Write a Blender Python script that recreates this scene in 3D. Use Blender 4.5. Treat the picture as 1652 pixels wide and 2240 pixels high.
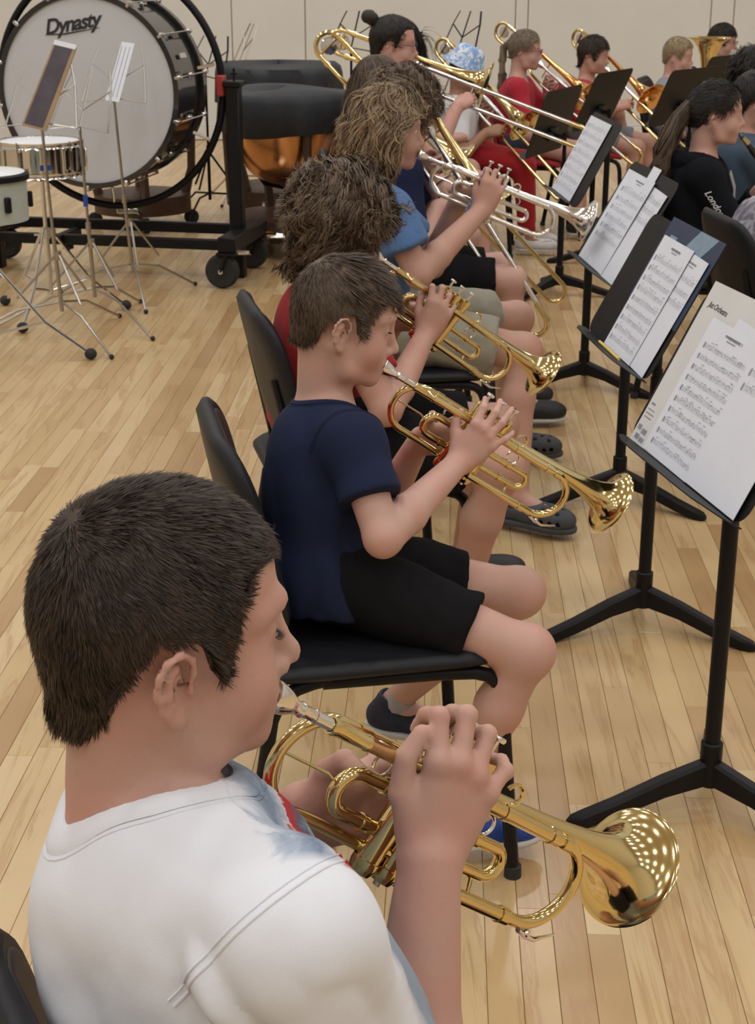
import bpy, math, random
import numpy as np
from mathutils import Vector, Matrix

for _o in list(bpy.data.objects):
    bpy.data.objects.remove(_o, do_unlink=True)
SC = bpy.context.scene
COL = SC.collection

# ------------------------------------------------------------------ camera
CAM_H, PITCH, FPX = 1.55, math.radians(20.0), 3350.0
IMW, IMH = 1652.0, 2240.0
CP, SP = math.cos(PITCH), math.sin(PITCH)
cam_data = bpy.data.cameras.new('camera')
cam_data.sensor_fit = 'VERTICAL'
cam_data.sensor_height = 36.0
cam_data.lens = FPX / IMH * 36.0
cam_data.clip_start = 0.05
cam_data.dof.use_dof = True
cam_data.dof.focus_distance = 1.55
cam_data.dof.aperture_fstop = cam_data.lens / 1000.0 / 0.0018
cam = bpy.data.objects.new('camera', cam_data)
COL.objects.link(cam)
cam.location = (0, 0, CAM_H)
cam.rotation_euler = (math.radians(90) - PITCH, 0, 0)
SC.camera = cam

# ------------------------------------------------------------------ colour management, world
SC.view_settings.view_transform = 'Standard'
SC.view_settings.look = 'None'
SC.view_settings.gamma = 1.0
SC.view_settings.use_curve_mapping = False
SC.view_settings.exposure = 0.0
world = bpy.data.worlds.new('world')
SC.world = world
world.use_nodes = True
world.node_tree.nodes['Background'].inputs[0].default_value = (0.80, 0.84, 0.90, 1)
world.node_tree.nodes['Background'].inputs[1].default_value = 0.05
SC.cycles.max_bounces = 5
SC.cycles.diffuse_bounces = 3
SC.cycles.glossy_bounces = 3
SC.cycles.sample_clamp_indirect = 6.0
SC.cycles.use_denoising = True
SC.cycles.use_adaptive_sampling = True
SC.cycles.adaptive_threshold = 0.03

# ------------------------------------------------------------------ the gymnasium's ceiling lamps
CEIL_Z = 7.2
LAMPS = [(x, y) for y in (-5.5, -2.6, 0.3, 3.2, 6.1, 9.0, 12.0) for x in (-7.0, -4.2, -1.4, 1.4, 4.2, 7.0)]
for _i, (_x, _y) in enumerate(LAMPS):
    ld = bpy.data.lights.new('ceiling_lamp_light', 'AREA')
    ld.shape = 'DISK'
    ld.size = 0.46
    ld.energy = 30.0
    ld.color = (0.985, 0.985, 1.0)
    lo = bpy.data.objects.new('ceiling_lamp_light', ld)
    lo.location = (_x, _y, CEIL_Z - 0.35)
    COL.objects.link(lo)

random.seed(7)
RNG = np.random.default_rng(11)

def W(u, v, D):
    """photo pixel + distance along the lens axis -> world point"""
    a = (u - IMW / 2) / FPX
    b = (IMH / 2 - v) / FPX
    return np.array([D * a, D * (CP + b * SP), CAM_H + D * (b * CP - SP)])

def FL(u, v, z=0.0):
    """photo pixel -> world point at height z"""
    b = (IMH / 2 - v) / FPX
    return W(u, v, (CAM_H - z) / (SP - b * CP))

def V3(*a):
    return np.array(a if len(a) > 1 else a[0], dtype=float)

def nrm(v):
    v = np.asarray(v, float)
    return v / (np.linalg.norm(v) + 1e-12)
# ------------------------------------------------------------------ implicit surfaces
def _hash(ix, iy, iz):
    n = (ix * 374761393 + iy * 668265263 + iz * 2147483647 * 3 + iz * 1274126177) & 0xffffffff
    n = ((n ^ (n >> 13)) * 1274126177) & 0xffffffff
    return ((n ^ (n >> 16)) & 0xffff) / 65535.0

def noise3(P):
    """value noise, -1..1"""
    I = np.floor(P).astype(np.int64)
    f = P - I
    f = f * f * (3 - 2 * f)
    x, y, z = I[:, 0], I[:, 1], I[:, 2]
    fx, fy, fz = f[:, 0], f[:, 1], f[:, 2]
    def L(a, b, t): return a + (b - a) * t
    r = L(L(L(_hash(x, y, z), _hash(x + 1, y, z), fx), L(_hash(x, y + 1, z), _hash(x + 1, y + 1, z), fx), fy),
          L(L(_hash(x, y, z + 1), _hash(x + 1, y, z + 1), fx), L(_hash(x, y + 1, z + 1), _hash(x + 1, y + 1, z + 1), fx), fy), fz)
    return r * 2 - 1

def smin(a, b, k):
    k = np.float32(k)
    if k <= 0: return np.minimum(a, b)
    h = np.maximum(k - np.abs(a - b), 0) / k
    return np.minimum(a, b) - h * h * k * 0.25

def smax(a, b, k):
    return -smin(-a, -b, k)

class Field:
    """a list of blended primitives"""
    def __init__(s):
        s.ops = []
        s.solid = []
    def op(s, fn, c, R, k, mode, solid=False):
        if solid and mode == 'u': s.solid.append(np.asarray(c, float))
        s.ops.append((fn, np.asarray(c, float), float(R), k, mode))
        return s
    def cap(s, a, b, ra, rb=None, k=0.02, mode='u'):
        a = np.asarray(a, np.float32); b = np.asarray(b, np.float32); ra = np.float32(ra); rb = None if rb is None else np.float32(rb)
        rb = ra if rb is None else rb
        ab = b - a; L2 = np.float32(ab @ ab + 1e-12)
        def fn(P):
            t = np.clip((P - a) @ ab / L2, 0, 1)
            q = P - a - t[:, None] * ab
            return np.sqrt(np.einsum('ij,ij->i', q, q)) - (ra + (rb - ra) * t)
        return s.op(fn, (a + b) / 2, math.sqrt(L2) / 2 + max(ra, rb), k, mode, True)
    def chain(s, pts, rads, k=0.02, mode='u'):
        for i in range(len(pts) - 1):
            s.cap(pts[i], pts[i + 1], rads[i], rads[i + 1], k, mode)
        return s
    def ell(s, c, r, M=None, k=0.02, mode='u'):
        c = np.asarray(c, np.float32); r = np.asarray(r, np.float32)
        M = np.asarray(np.eye(3) if M is None else M, np.float32)
        ir = 1.0 / r
        def fn(P):
            q = (P - c) @ M
            q *= ir; k0 = np.sqrt(np.einsum('ij,ij->i', q, q)); q *= ir; k1 = np.sqrt(np.einsum('ij,ij->i', q, q))
            return k0 * (k0 - 1) / (k1 + 1e-9)
        return s.op(fn, c, r.max(), k, mode, True)
    def sph(s, c, r, k=0.02, mode='u'):
        return s.cap(c, c, r, r, k, mode)
    def box(s, c, h, M=None, rnd=0.01, k=0.02, mode='u'):
        c = np.asarray(c, float); h = np.asarray(h, float) - rnd
        M = np.eye(3) if M is None else np.asarray(M, float)
        def fn(P):
            q = np.abs((P - c) @ M) - h
            return np.sqrt((np.maximum(q, 0) ** 2).sum(1)) + np.minimum(q.max(1), 0) - rnd
        return s.op(fn, c, np.linalg.norm(h) + rnd * 1.8, k, mode)
    def cut(s, p, n, k=0.004):
        """remove the half space n.(x-p) > 0"""
        p = np.asarray(p, np.float32); n = nrm(n).astype(np.float32)
        return s.op(lambda P: -((P - p) @ n), None or p, 1e3, k, 's')
    def fnop(s, fn, c, R, k, mode):
        return s.op(fn, c, R, k, mode)
    def shell(s, t):
        s.ops.append((None, None, t, 0, 'shell'))
        return s
    def disp(s, fn, band=0.03):
        s.ops.append((fn, None, band, 0, 'disp'))
        return s
    def __call__(s, P, hint=0.5):
        P = np.asarray(P, np.float32)
        n = len(P)
        if n <= 1500: return s._eval(P, hint)
        out = np.empty(n, np.float32)
        for i in range(0, n, 1024):
            out[i:i + 1024] = s._eval(P[i:i + 1024], hint)
        return out
    def _eval(s, P, hint=0.5):
        if getattr(s, '_n', -1) != len(s.ops):
            s._n = len(s.ops)
            s._S = np.array(s.solid)
            s._C = np.array([o[1] if o[1] is not None else (0, 0, 0) for o in s.ops], float).reshape(-1, 3)
            s._R = np.array([o[2] if o[4] in 'usi' and o[1] is not None else 1e6 for o in s.ops], float)
        lo, hi = P.min(0), P.max(0)
        cc = (lo + hi) / 2; rc = np.linalg.norm(hi - lo) / 2
        LB = np.sqrt(((s._C - cc) ** 2).sum(1)) - s._R - rc
        d = np.full(len(P), 0.5, np.float32)
        dmx, dmn = min(0.5, hint + 0.02), 0.5
        if s.solid:
            q = s._S - cc
            dmx = min(dmx, math.sqrt(np.einsum('ij,ij->i', q, q).min()) + rc)
        ub = dmx
        for j, (fn, c, R, k, mode) in enumerate(s.ops):
            if mode == 'shell':
                d = np.maximum(d, -(d + R)); dmx, dmn = d.max(), d.min(); continue
            if mode == 'disp':
                m = np.abs(d) < R
                if m.any():
                    d[m] += fn(P[m]); dmx, dmn = d.max(), d.min()
                continue
            if mode == 'u':
                if LB[j] > dmx + k: continue
                d = smin(d, fn(P), k)
            elif mode == 's':
                if LB[j] > k - dmn: continue
                d = smax(d, -fn(P), k)
            else: d = smax(d, fn(P), k)
            dmx, dmn = d.max(), d.min()
            if mode == 'u' : dmx = min(dmx, ub)
            else: ub = max(ub, dmx)
        return d

_CORN = np.array([[i & 1, (i >> 1) & 1, (i >> 2) & 1] for i in range(8)])
_EDG = [(0, 1), (2, 3), (4, 5), (6, 7), (0, 2), (1, 3), (4, 6), (5, 7), (0, 4), (1, 5), (2, 6), (3, 7)]

def polygonise(f, lo, hi, h, project=0, slack=1.0):
    """sparse surface nets; returns vertices, quads"""
    lo = np.asarray(lo, float); hi = np.asarray(hi, float)
    Lv = 4
    H = h * 2 ** Lv
    n = np.maximum(np.ceil((hi - lo) / H).astype(int), 1)
    g = np.stack(np.meshgrid(*[np.arange(k) for k in n], indexing='ij'), -1).reshape(-1, 3)
    g = g[np.argsort((g[:, 0] // 3 * 1000 + g[:, 1] // 3) * 1000 + g[:, 2] // 3, kind='stable')]
    hint = 0.5
    for l in range(Lv, -1, -1):
        s = h * 2 ** l
        d = f(lo + (g + 0.5) * s, hint)
        hint = s * 3.0 * slack
        g = g[np.abs(d) < s * 0.87 * slack * (1.35 if l else 1.25) + 0.3 * h]
        if l: g = (g[:, None, :] * 2 + _CORN[None]).reshape(-1, 3)
    N = n * 2 ** Lv + 2
    key = lambda c: (c[..., 0].astype(np.int64) * N[1] + c[..., 1]) * N[2] + c[..., 2]
    cc = (g[:, None, :] + _CORN[None])
    kk = key(cc)
    uk, inv = np.unique(kk.ravel(), return_inverse=True)
    uc = np.stack([uk // (N[1] * N[2]), (uk // N[2]) % N[1], uk % N[2]], -1)
    po = np.argsort(((uc[:, 0] >> 3).astype(np.int64) * 4096 + (uc[:, 1] >> 3)) * 4096 + (uc[:, 2] >> 3), kind='stable')
    uv = np.empty(len(uc)); uv[po] = f(lo + uc[po] * h, 3 * h * slack)
    uv[uv == 0] = 1e-9
    val = uv[inv].reshape(-1, 8)
    sg = val < 0
    act = sg.any(1) & ~sg.all(1)
    g, val, sg = g[act], val[act], sg[act]
    acc = np.zeros((len(g), 3)); cnt = np.zeros(len(g))
    for a, b in _EDG:
        m = sg[:, a] != sg[:, b]
        t = val[m, a] / (val[m, a] - val[m, b])
        acc[m] += _CORN[a] + t[:, None] * (_CORN[b] - _CORN[a])
        cnt[m] += 1
    V = lo + (g + acc / cnt[:, None]) * h
    ck = key(g)
    order = np.argsort(ck); sk = ck[order]
    def find(c):
        k = key(c)
        i = np.clip(np.searchsorted(sk, k), 0, len(sk) - 1)
        return np.where((sk[i] == k) & (c >= 0).all(1), order[i], -1)
    Q = []
    for ax, (o1, o2), e in ((0, (1, 2), 1), (1, (2, 0), 2), (2, (0, 1), 4)):
        m = np.nonzero(sg[:, 0] != sg[:, e])[0]
        c = g[m]
        d1 = np.zeros(3, int); d1[o1] = 1
        d2 = np.zeros(3, int); d2[o2] = 1
        q = np.stack([m, find(c - d1), find(c - d1 - d2), find(c - d2)], 1)
        fl = ~sg[m, 0]
        q[fl] = q[fl][:, ::-1]
        Q.append(q[(q >= 0).all(1)])
    Q = np.concatenate(Q)
    for _ in range(project):
        e = h * 0.3
        d0 = f(V, 2 * h)
        G = np.stack([f(V + np.eye(3)[i] * e, 2 * h) - d0 for i in range(3)], 1) / e
        st = -(d0 / np.maximum((G * G).sum(1), 0.25))[:, None] * G
        ln = np.sqrt((st * st).sum(1, keepdims=True))
        V = V + st * np.minimum(1, 0.7 * h / (ln + 1e-9))
    # the surface faces along the growing distance
    return V, Q

def np_mesh(name, V, Q, mat=None, smooth=True):
    me = bpy.data.meshes.new(name)
    V = np.asarray(V, np.float32); Q = np.asarray(Q, np.int32)
    k = Q.shape[1]
    me.vertices.add(len(V)); me.vertices.foreach_set('co', V.ravel())
    me.loops.add(len(Q) * k); me.loops.foreach_set('vertex_index', Q.ravel())
    me.polygons.add(len(Q)); me.polygons.foreach_set('loop_start', np.arange(0, len(Q) * k, k, dtype=np.int32))
    me.polygons.foreach_set('loop_total', np.full(len(Q), k, np.int32))
    if smooth: me.polygons.foreach_set('use_smooth', np.ones(len(Q), bool))
    me.update(calc_edges=True)
    if mat: me.materials.append(mat)
    return me

def sdf_object(name, f, lo, hi, h, mat, parent=None, base=(0, 0, 0), project=0, slack=1.0):
    V, Q = polygonise(f, lo, hi, h, project, slack)
    me = np_mesh(name, V - np.asarray(base), Q, mat)
    o = bpy.data.objects.new(name, me)
    COL.objects.link(o)
    if parent is not None: o.parent = parent
    else: o.location = base
    return o
# ------------------------------------------------------------------ materials
def _new(name):
    m = bpy.data.materials.new(name)
    m.use_nodes = True
    nt = m.node_tree
    return m, nt, nt.nodes['Principled BSDF']

def _mixcol(nt, fac, a, b):
    n = nt.nodes.new('ShaderNodeMix'); n.data_type = 'RGBA'
    for s, v in ((n.inputs[0], fac), (n.inputs[6], a), (n.inputs[7], b)):
        if hasattr(v, 'is_output'): nt.links.new(v, s)
        elif isinstance(v, (int, float)): s.default_value = v
        else: s.default_value = (*v[:3], 1)
    return n.outputs[2]

def _noise(nt, scale, detail=3, rough=0.5, vec=None, dist=0.0):
    n = nt.nodes.new('ShaderNodeTexNoise')
    n.inputs['Scale'].default_value = scale
    n.inputs['Detail'].default_value = detail
    n.inputs['Roughness'].default_value = rough
    n.inputs['Distortion'].default_value = dist
    if vec is not None: nt.links.new(vec, n.inputs['Vector'])
    return n.outputs[0]

def _ramp(nt, src, stops):
    n = nt.nodes.new('ShaderNodeValToRGB')
    cr = n.color_ramp
    while len(cr.elements) < len(stops): cr.elements.new(0.5)
    for e, (p, c) in zip(cr.elements, stops):
        e.position = p
        e.color = (c, c, c, 1) if isinstance(c, (int, float)) else (*c[:3], 1)
    nt.links.new(src, n.inputs[0])
    return n.outputs[0]

def _coord(nt, kind='Object', scale=None, rot=None, loc=None):
    t = nt.nodes.new('ShaderNodeTexCoord').outputs[kind]
    if scale is None and rot is None and loc is None: return t
    m = nt.nodes.new('ShaderNodeMapping')
    if scale is not None: m.inputs['Scale'].default_value = scale
    if rot is not None: m.inputs['Rotation'].default_value = rot
    if loc is not None: m.inputs['Location'].default_value = loc
    nt.links.new(t, m.inputs['Vector'])
    return m.outputs[0]

def _bump(nt, h, strength, dist=0.002):
    n = nt.nodes.new('ShaderNodeBump')
    n.inputs['Strength'].default_value = strength
    n.inputs['Distance'].default_value = dist
    nt.links.new(h, n.inputs['Height'])
    return n.outputs[0]

def mat_plain(name, col, rough=0.5, metal=0.0, var=0.0, vscale=30.0, bump=0.0, bscale=300.0, coat=0.0, spec=0.5, bdist=0.001):
    m, nt, b = _new(name)
    b.inputs['Base Color'].default_value = (*col, 1)
    b.inputs['Roughness'].default_value = rough
    b.inputs['Metallic'].default_value = metal
    b.inputs['Coat Weight'].default_value = coat
    b.inputs['Specular IOR Level'].default_value = spec
    co = _coord(nt)
    if var > 0:
        f = _noise(nt, vscale, 4, 0.6, co)
        dark = tuple(c * (1 - var) for c in col); lite = tuple(min(1, c * (1 + var)) for c in col)
        nt.links.new(_mixcol(nt, _ramp(nt, f, [(0.3, 0.0), (0.7, 1.0)]), dark, lite), b.inputs['Base Color'])
    if bump > 0:
        nt.links.new(_bump(nt, _noise(nt, bscale, 3, 0.6, co), bump, bdist), b.inputs['Normal'])
    return m

def mat_skin(name, col, red=0.35, sss=0.18):
    m, nt, b = _new(name)
    co = _coord(nt)
    f = _ramp(nt, _noise(nt, 14.0, 3, 0.55, co), [(0.35, 0.0), (0.72, 1.0)])
    rc = (col[0] * 1.04, col[1] * (1 - 0.30 * red), col[2] * (1 - 0.34 * red))
    c1 = _mixcol(nt, f, col, rc)
    fr = _ramp(nt, _noise(nt, 260.0, 2, 0.5, co), [(0.30, 1.0), (0.36, 0.0)])
    n = nt.nodes.new('ShaderNodeMath'); n.operation = 'MULTIPLY'; n.inputs[1].default_value = 0.16
    nt.links.new(fr, n.inputs[0])
    c2 = _mixcol(nt, n.outputs[0], c1, tuple(c * 0.72 for c in rc))
    nt.links.new(c2, b.inputs['Base Color'])
    b.inputs['Roughness'].default_value = 0.52
    b.inputs['Specular IOR Level'].default_value = 0.35
    b.inputs['Subsurface Weight'].default_value = sss
    b.inputs['Subsurface Radius'].default_value = (0.9, 0.32, 0.16)
    b.inputs['Subsurface Scale'].default_value = 0.008
    nt.links.new(_bump(nt, _noise(nt, 520.0, 2, 0.6, co), 0.12, 0.001), b.inputs['Normal'])
    return m

def mat_hair(name, col, lite, rough=0.45, streak=(60, 60, 18)):
    m, nt, b = _new(name)
    ri = nt.nodes.new('ShaderNodeNewGeometry').outputs['Random Per Island']
    f = _noise(nt, 1.0, 3, 0.6, _coord(nt, 'Object', scale=streak))
    a = nt.nodes.new('ShaderNodeMath'); a.operation = 'MULTIPLY_ADD'
    nt.links.new(ri, a.inputs[0]); a.inputs[1].default_value = 0.55
    nt.links.new(f, a.inputs[2])
    nt.links.new(_mixcol(nt, _ramp(nt, a.outputs[0], [(0.42, 0.0), (1.0, 1.0)]), col, lite), b.inputs['Base Color'])
    b.inputs['Roughness'].default_value = rough
    b.inputs['Specular IOR Level'].default_value = 0.28
    nt.links.new(_bump(nt, f, 0.35, 0.004), b.inputs['Normal'])
    return m

def mat_cloth(name, col, var=0.10, rough=0.9, bump=0.25):
    m, nt, b = _new(name)
    co = _coord(nt)
    f = _noise(nt, 9.0, 4, 0.6, co)
    dark = tuple(c * (1 - var) for c in col); lite = tuple(min(1, c * (1 + var)) for c in col)
    nt.links.new(_mixcol(nt, f, dark, lite), b.inputs['Base Color'])
    b.inputs['Roughness'].default_value = rough
    b.inputs['Specular IOR Level'].default_value = 0.2 if max(col) > .1 else 0.1
    b.inputs['Sheen Weight'].default_value = 0.08 if max(col) > .1 else 0.0
    nt.links.new(_bump(nt, _noise(nt, 900.0, 2, 0.7, co), bump, 0.0012), b.inputs['Normal'])
    return m

def mat_metal(name, col, rough=0.12, smudge=0.06):
    m, nt, b = _new(name)
    b.inputs['Base Color'].default_value = (*col, 1)
    b.inputs['Metallic'].default_value = 1.0
    f = _noise(nt, 35.0, 4, 0.6, _coord(nt))
    n = nt.nodes.new('ShaderNodeMath'); n.operation = 'MULTIPLY_ADD'
    nt.links.new(f, n.inputs[0]); n.inputs[1].default_value = smudge; n.inputs[2].default_value = rough - smudge * 0.5
    nt.links.new(n.outputs[0], b.inputs['Roughness'])
    return m

def mat_plank(name, island):
    m, nt, b = _new(name)
    geo = nt.nodes.new('ShaderNodeNewGeometry')
    if island: rnd = geo.outputs['Random Per Island']
    else: rnd = nt.nodes.new('ShaderNodeObjectInfo').outputs['Random']
    # each board carries its own stretch of maple grain
    off = nt.nodes.new('ShaderNodeVectorMath'); off.operation = 'MULTIPLY_ADD'
    cmb = nt.nodes.new('ShaderNodeCombineXYZ')
    for i in range(3): nt.links.new(rnd, cmb.inputs[i])
    nt.links.new(cmb.outputs[0], off.inputs[0]); off.inputs[1].default_value = (37.0, 91.0, 13.0)
    nt.links.new(geo.outputs['Position'], off.inputs[2])
    mp = nt.nodes.new('ShaderNodeMapping')
    mp.inputs['Rotation'].default_value = (0, 0, math.radians(2.5))
    mp.inputs['Scale'].default_value = (17.0, 1.1, 1.0)
    nt.links.new(off.outputs[0], mp.inputs['Vector'])
    g1 = _noise(nt, 1.0, 5, 0.62, mp.outputs[0], 1.6)
    base = _ramp(nt, rnd, [(0.0, (0.445, 0.275, 0.118)), (0.14, (0.555, 0.375, 0.175)), (0.6, (0.625, 0.445, 0.220)), (1.0, (0.685, 0.515, 0.285))])
    heart = _ramp(nt, g1, [(0.40, 0.0), (0.53, 0.08), (0.60, 0.85), (0.645, 0.25), (0.72, 0.75), (0.8, 0.3)])
    hm = nt.nodes.new('ShaderNodeMath'); hm.operation = 'MULTIPLY'; hm.inputs[1].default_value = 0.62
    nt.links.new(heart, hm.inputs[0])
    c1 = _mixcol(nt, hm.outputs[0], base, (0.385, 0.195, 0.070))
    mp2 = nt.nodes.new('ShaderNodeMapping'); mp2.inputs['Scale'].default_value = (260.0, 9.0, 1.0)
    nt.links.new(off.outputs[0], mp2.inputs['Vector'])
    g2 = _noise(nt, 1.0, 3, 0.6, mp2.outputs[0])
    fm = nt.nodes.new('ShaderNodeMath'); fm.operation = 'MULTIPLY'; fm.inputs[1].default_value = 0.16
    nt.links.new(g2, fm.inputs[0])
    c2 = _mixcol(nt, fm.outputs[0], c1, (0.33, 0.20, 0.10))
    nt.links.new(c2, b.inputs['Base Color'])
    sc = _noise(nt, 3.0, 4, 0.6, geo.outputs['Position'])
    rr = nt.nodes.new('ShaderNodeMath'); rr.operation = 'MULTIPLY_ADD'; rr.inputs[1].default_value = 0.22; rr.inputs[2].default_value = 0.22
    nt.links.new(sc, rr.inputs[0]); nt.links.new(rr.outputs[0], b.inputs['Roughness'])
    b.inputs['Coat Weight'].default_value = 0.30
    b.inputs['Coat Roughness'].default_value = 0.18
    return m

M = {}
M['plank'] = mat_plank('maple_board', False)
M['plank_far'] = mat_plank('maple_board_far', True)
M['subfloor'] = mat_plain('subfloor', (0.10, 0.06, 0.03), 0.8, var=0.2)
M['wall'] = mat_plain('wall_paint', (0.70, 0.685, 0.635), 0.75, var=0.025, vscale=2.0, bump=0.05, bscale=120)
M['wall2'] = mat_plain('wall_paint_side', (0.62, 0.59, 0.54), 0.8, var=0.03, vscale=2.0)
M['seam'] = mat_plain('panel_seam', (0.50, 0.48, 0.43), 0.8, var=0.05)
M['base'] = mat_plain('baseboard_paint', (0.72, 0.69, 0.63), 0.6, var=0.04)
M['ceil'] = mat_plain('ceiling_paint', (0.66, 0.65, 0.63), 0.9, var=0.03, vscale=3)
M['brass'] = mat_metal('lacquered_brass', (0.79, 0.635, 0.305), 0.11)
M['brass_dark'] = mat_metal('red_brass', (0.80, 0.44, 0.16), 0.16)
M['silver'] = mat_metal('silver_plate', (0.86, 0.85, 0.83), 0.12)
M['chrome'] = mat_metal('chrome', (0.72, 0.72, 0.72), 0.10)
M['steel'] = mat_metal('worn_steel', (0.42, 0.40, 0.37), 0.30, 0.12)
M['pearl'] = mat_plain('pearl_button', (0.8, 0.78, 0.74), 0.2)
M['black'] = mat_plain('black_powder_coat', (0.008, 0.008, 0.009), 0.45, spec=0.22, var=0.15, bump=0.10, bscale=700)
M['black_soft'] = mat_plain('black_rubber', (0.02, 0.02, 0.02), 0.75, var=0.2)
M['desk'] = mat_plain('black_desk_enamel', (0.010, 0.010, 0.011), 0.50, var=0.12, bump=0.06, bscale=900, spec=0.24)
M['chair'] = mat_plain('charcoal_plastic', (0.011, 0.012, 0.015), 0.48, spec=0.28, var=0.12, bump=0.22, bscale=1100)
M['chair_in'] = mat_plain('dark_maroon_plastic', (0.026, 0.014, 0.016), 0.5, var=0.12, bump=0.15, bscale=900)
M['chair_brown'] = mat_plain('brown_plastic', (0.075, 0.055, 0.036), 0.5, var=0.15, bump=0.15, bscale=900)
M['paper'] = mat_plain('white_paper', (0.75, 0.78, 0.85), 0.7, var=0.02, vscale=12)
M['folder'] = mat_plain('cream_card', (0.67, 0.675, 0.66), 0.7, var=0.03, vscale=10)
M['ink'] = mat_plain('grey_ink', (0.27, 0.27, 0.32), 0.8, var=0.2)
M['ink_dark'] = mat_plain('black_ink', (0.03, 0.03, 0.035), 0.8, var=0.2)
M['navy_card'] = mat_plain('navy_cover', (0.018, 0.035, 0.085), 0.45, var=0.1)
M['blue_card'] = mat_plain('grey_blue_print', (0.22, 0.31, 0.40), 0.5, var=0.1)
M['pencil'] = mat_plain('yellow_pencil', (0.85, 0.62, 0.12), 0.4, var=0.05)
M['drumhead'] = mat_plain('grey_white_drumhead', (0.58, 0.60, 0.63), 0.55, var=0.02, vscale=4)
M['drum_black'] = mat_plain('black_gloss_lacquer', (0.02, 0.018, 0.017), 0.13, var=0.1, coat=0.4)
M['drumhead_white'] = mat_plain('white_drumhead', (0.80, 0.81, 0.82), 0.5, var=0.02)
M['pad_green'] = mat_plain('pale_green_pad', (0.42, 0.47, 0.42), 0.7, var=0.06)
M['blue_tape'] = mat_plain('blue_tape', (0.02, 0.07, 0.36), 0.6, var=0.05)
M['red_knob'] = mat_plain('red_plastic', (0.36, 0.03, 0.03), 0.4, var=0.05)
M['cover'] = mat_plain('black_drum_cover', (0.020, 0.024, 0.030), 0.62, var=0.25, vscale=8, bump=0.3, bscale=60, bdist=0.006)
M['copper'] = mat_metal('copper_bowl', (0.72, 0.36, 0.16), 0.24, 0.1)
M['wood_dark'] = mat_plain('dark_stained_wood', (0.055, 0.026, 0.013), 0.45, var=0.3, vscale=12)
M['poster_dark'] = mat_plain('dark_poster', (0.06, 0.045, 0.06), 0.5, var=0.4, vscale=9)
M['poster_tan'] = mat_plain('tan_wood', (0.34, 0.22, 0.11), 0.5, var=0.2, vscale=9)
M['eye_white'] = mat_plain('eye_white', (0.66, 0.63, 0.60), 0.15)
M['iris'] = mat_plain('iris', (0.06, 0.05, 0.045), 0.1)
M['lash'] = mat_plain('dark_lash', (0.02, 0.014, 0.01), 0.6)
M['nail'] = mat_plain('nail', (0.70, 0.45, 0.37), 0.3, var=0.03)
def mat_lens(name):
    m, nt, b = _new(name)
    b.inputs['Base Color'].default_value = (0.97, 0.98, 1.0, 1)
    b.inputs['Roughness'].default_value = 0.02
    b.inputs['IOR'].default_value = 1.10
    b.inputs['Transmission Weight'].default_value = 1.0
    return m
M['glass'] = mat_lens('spectacle_lens')
# ------------------------------------------------------------------ mesh helpers
def frame_z(d, up=(0, 0, 1)):
    """3x3 whose third column is d"""
    d = nrm(d); up = np.asarray(up, float)
    x = np.cross(up, d)
    if np.linalg.norm(x) < 1e-4: x = np.cross((1, 0, 0), d)
    x = nrm(x)
    return np.stack([x, np.cross(d, x), d], 1)

def rotz(a):
    c, s = math.cos(a), math.sin(a)
    return np.array([[c, -s, 0], [s, c, 0], [0, 0, 1.0]])

def roty(a):
    c, s = math.cos(a), math.sin(a)
    return np.array([[c, 0, s], [0, 1, 0], [-s, 0, c]])

def rotx(a):
    c, s = math.cos(a), math.sin(a)
    return np.array([[1, 0, 0], [0, c, -s], [0, s, c]])

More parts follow.
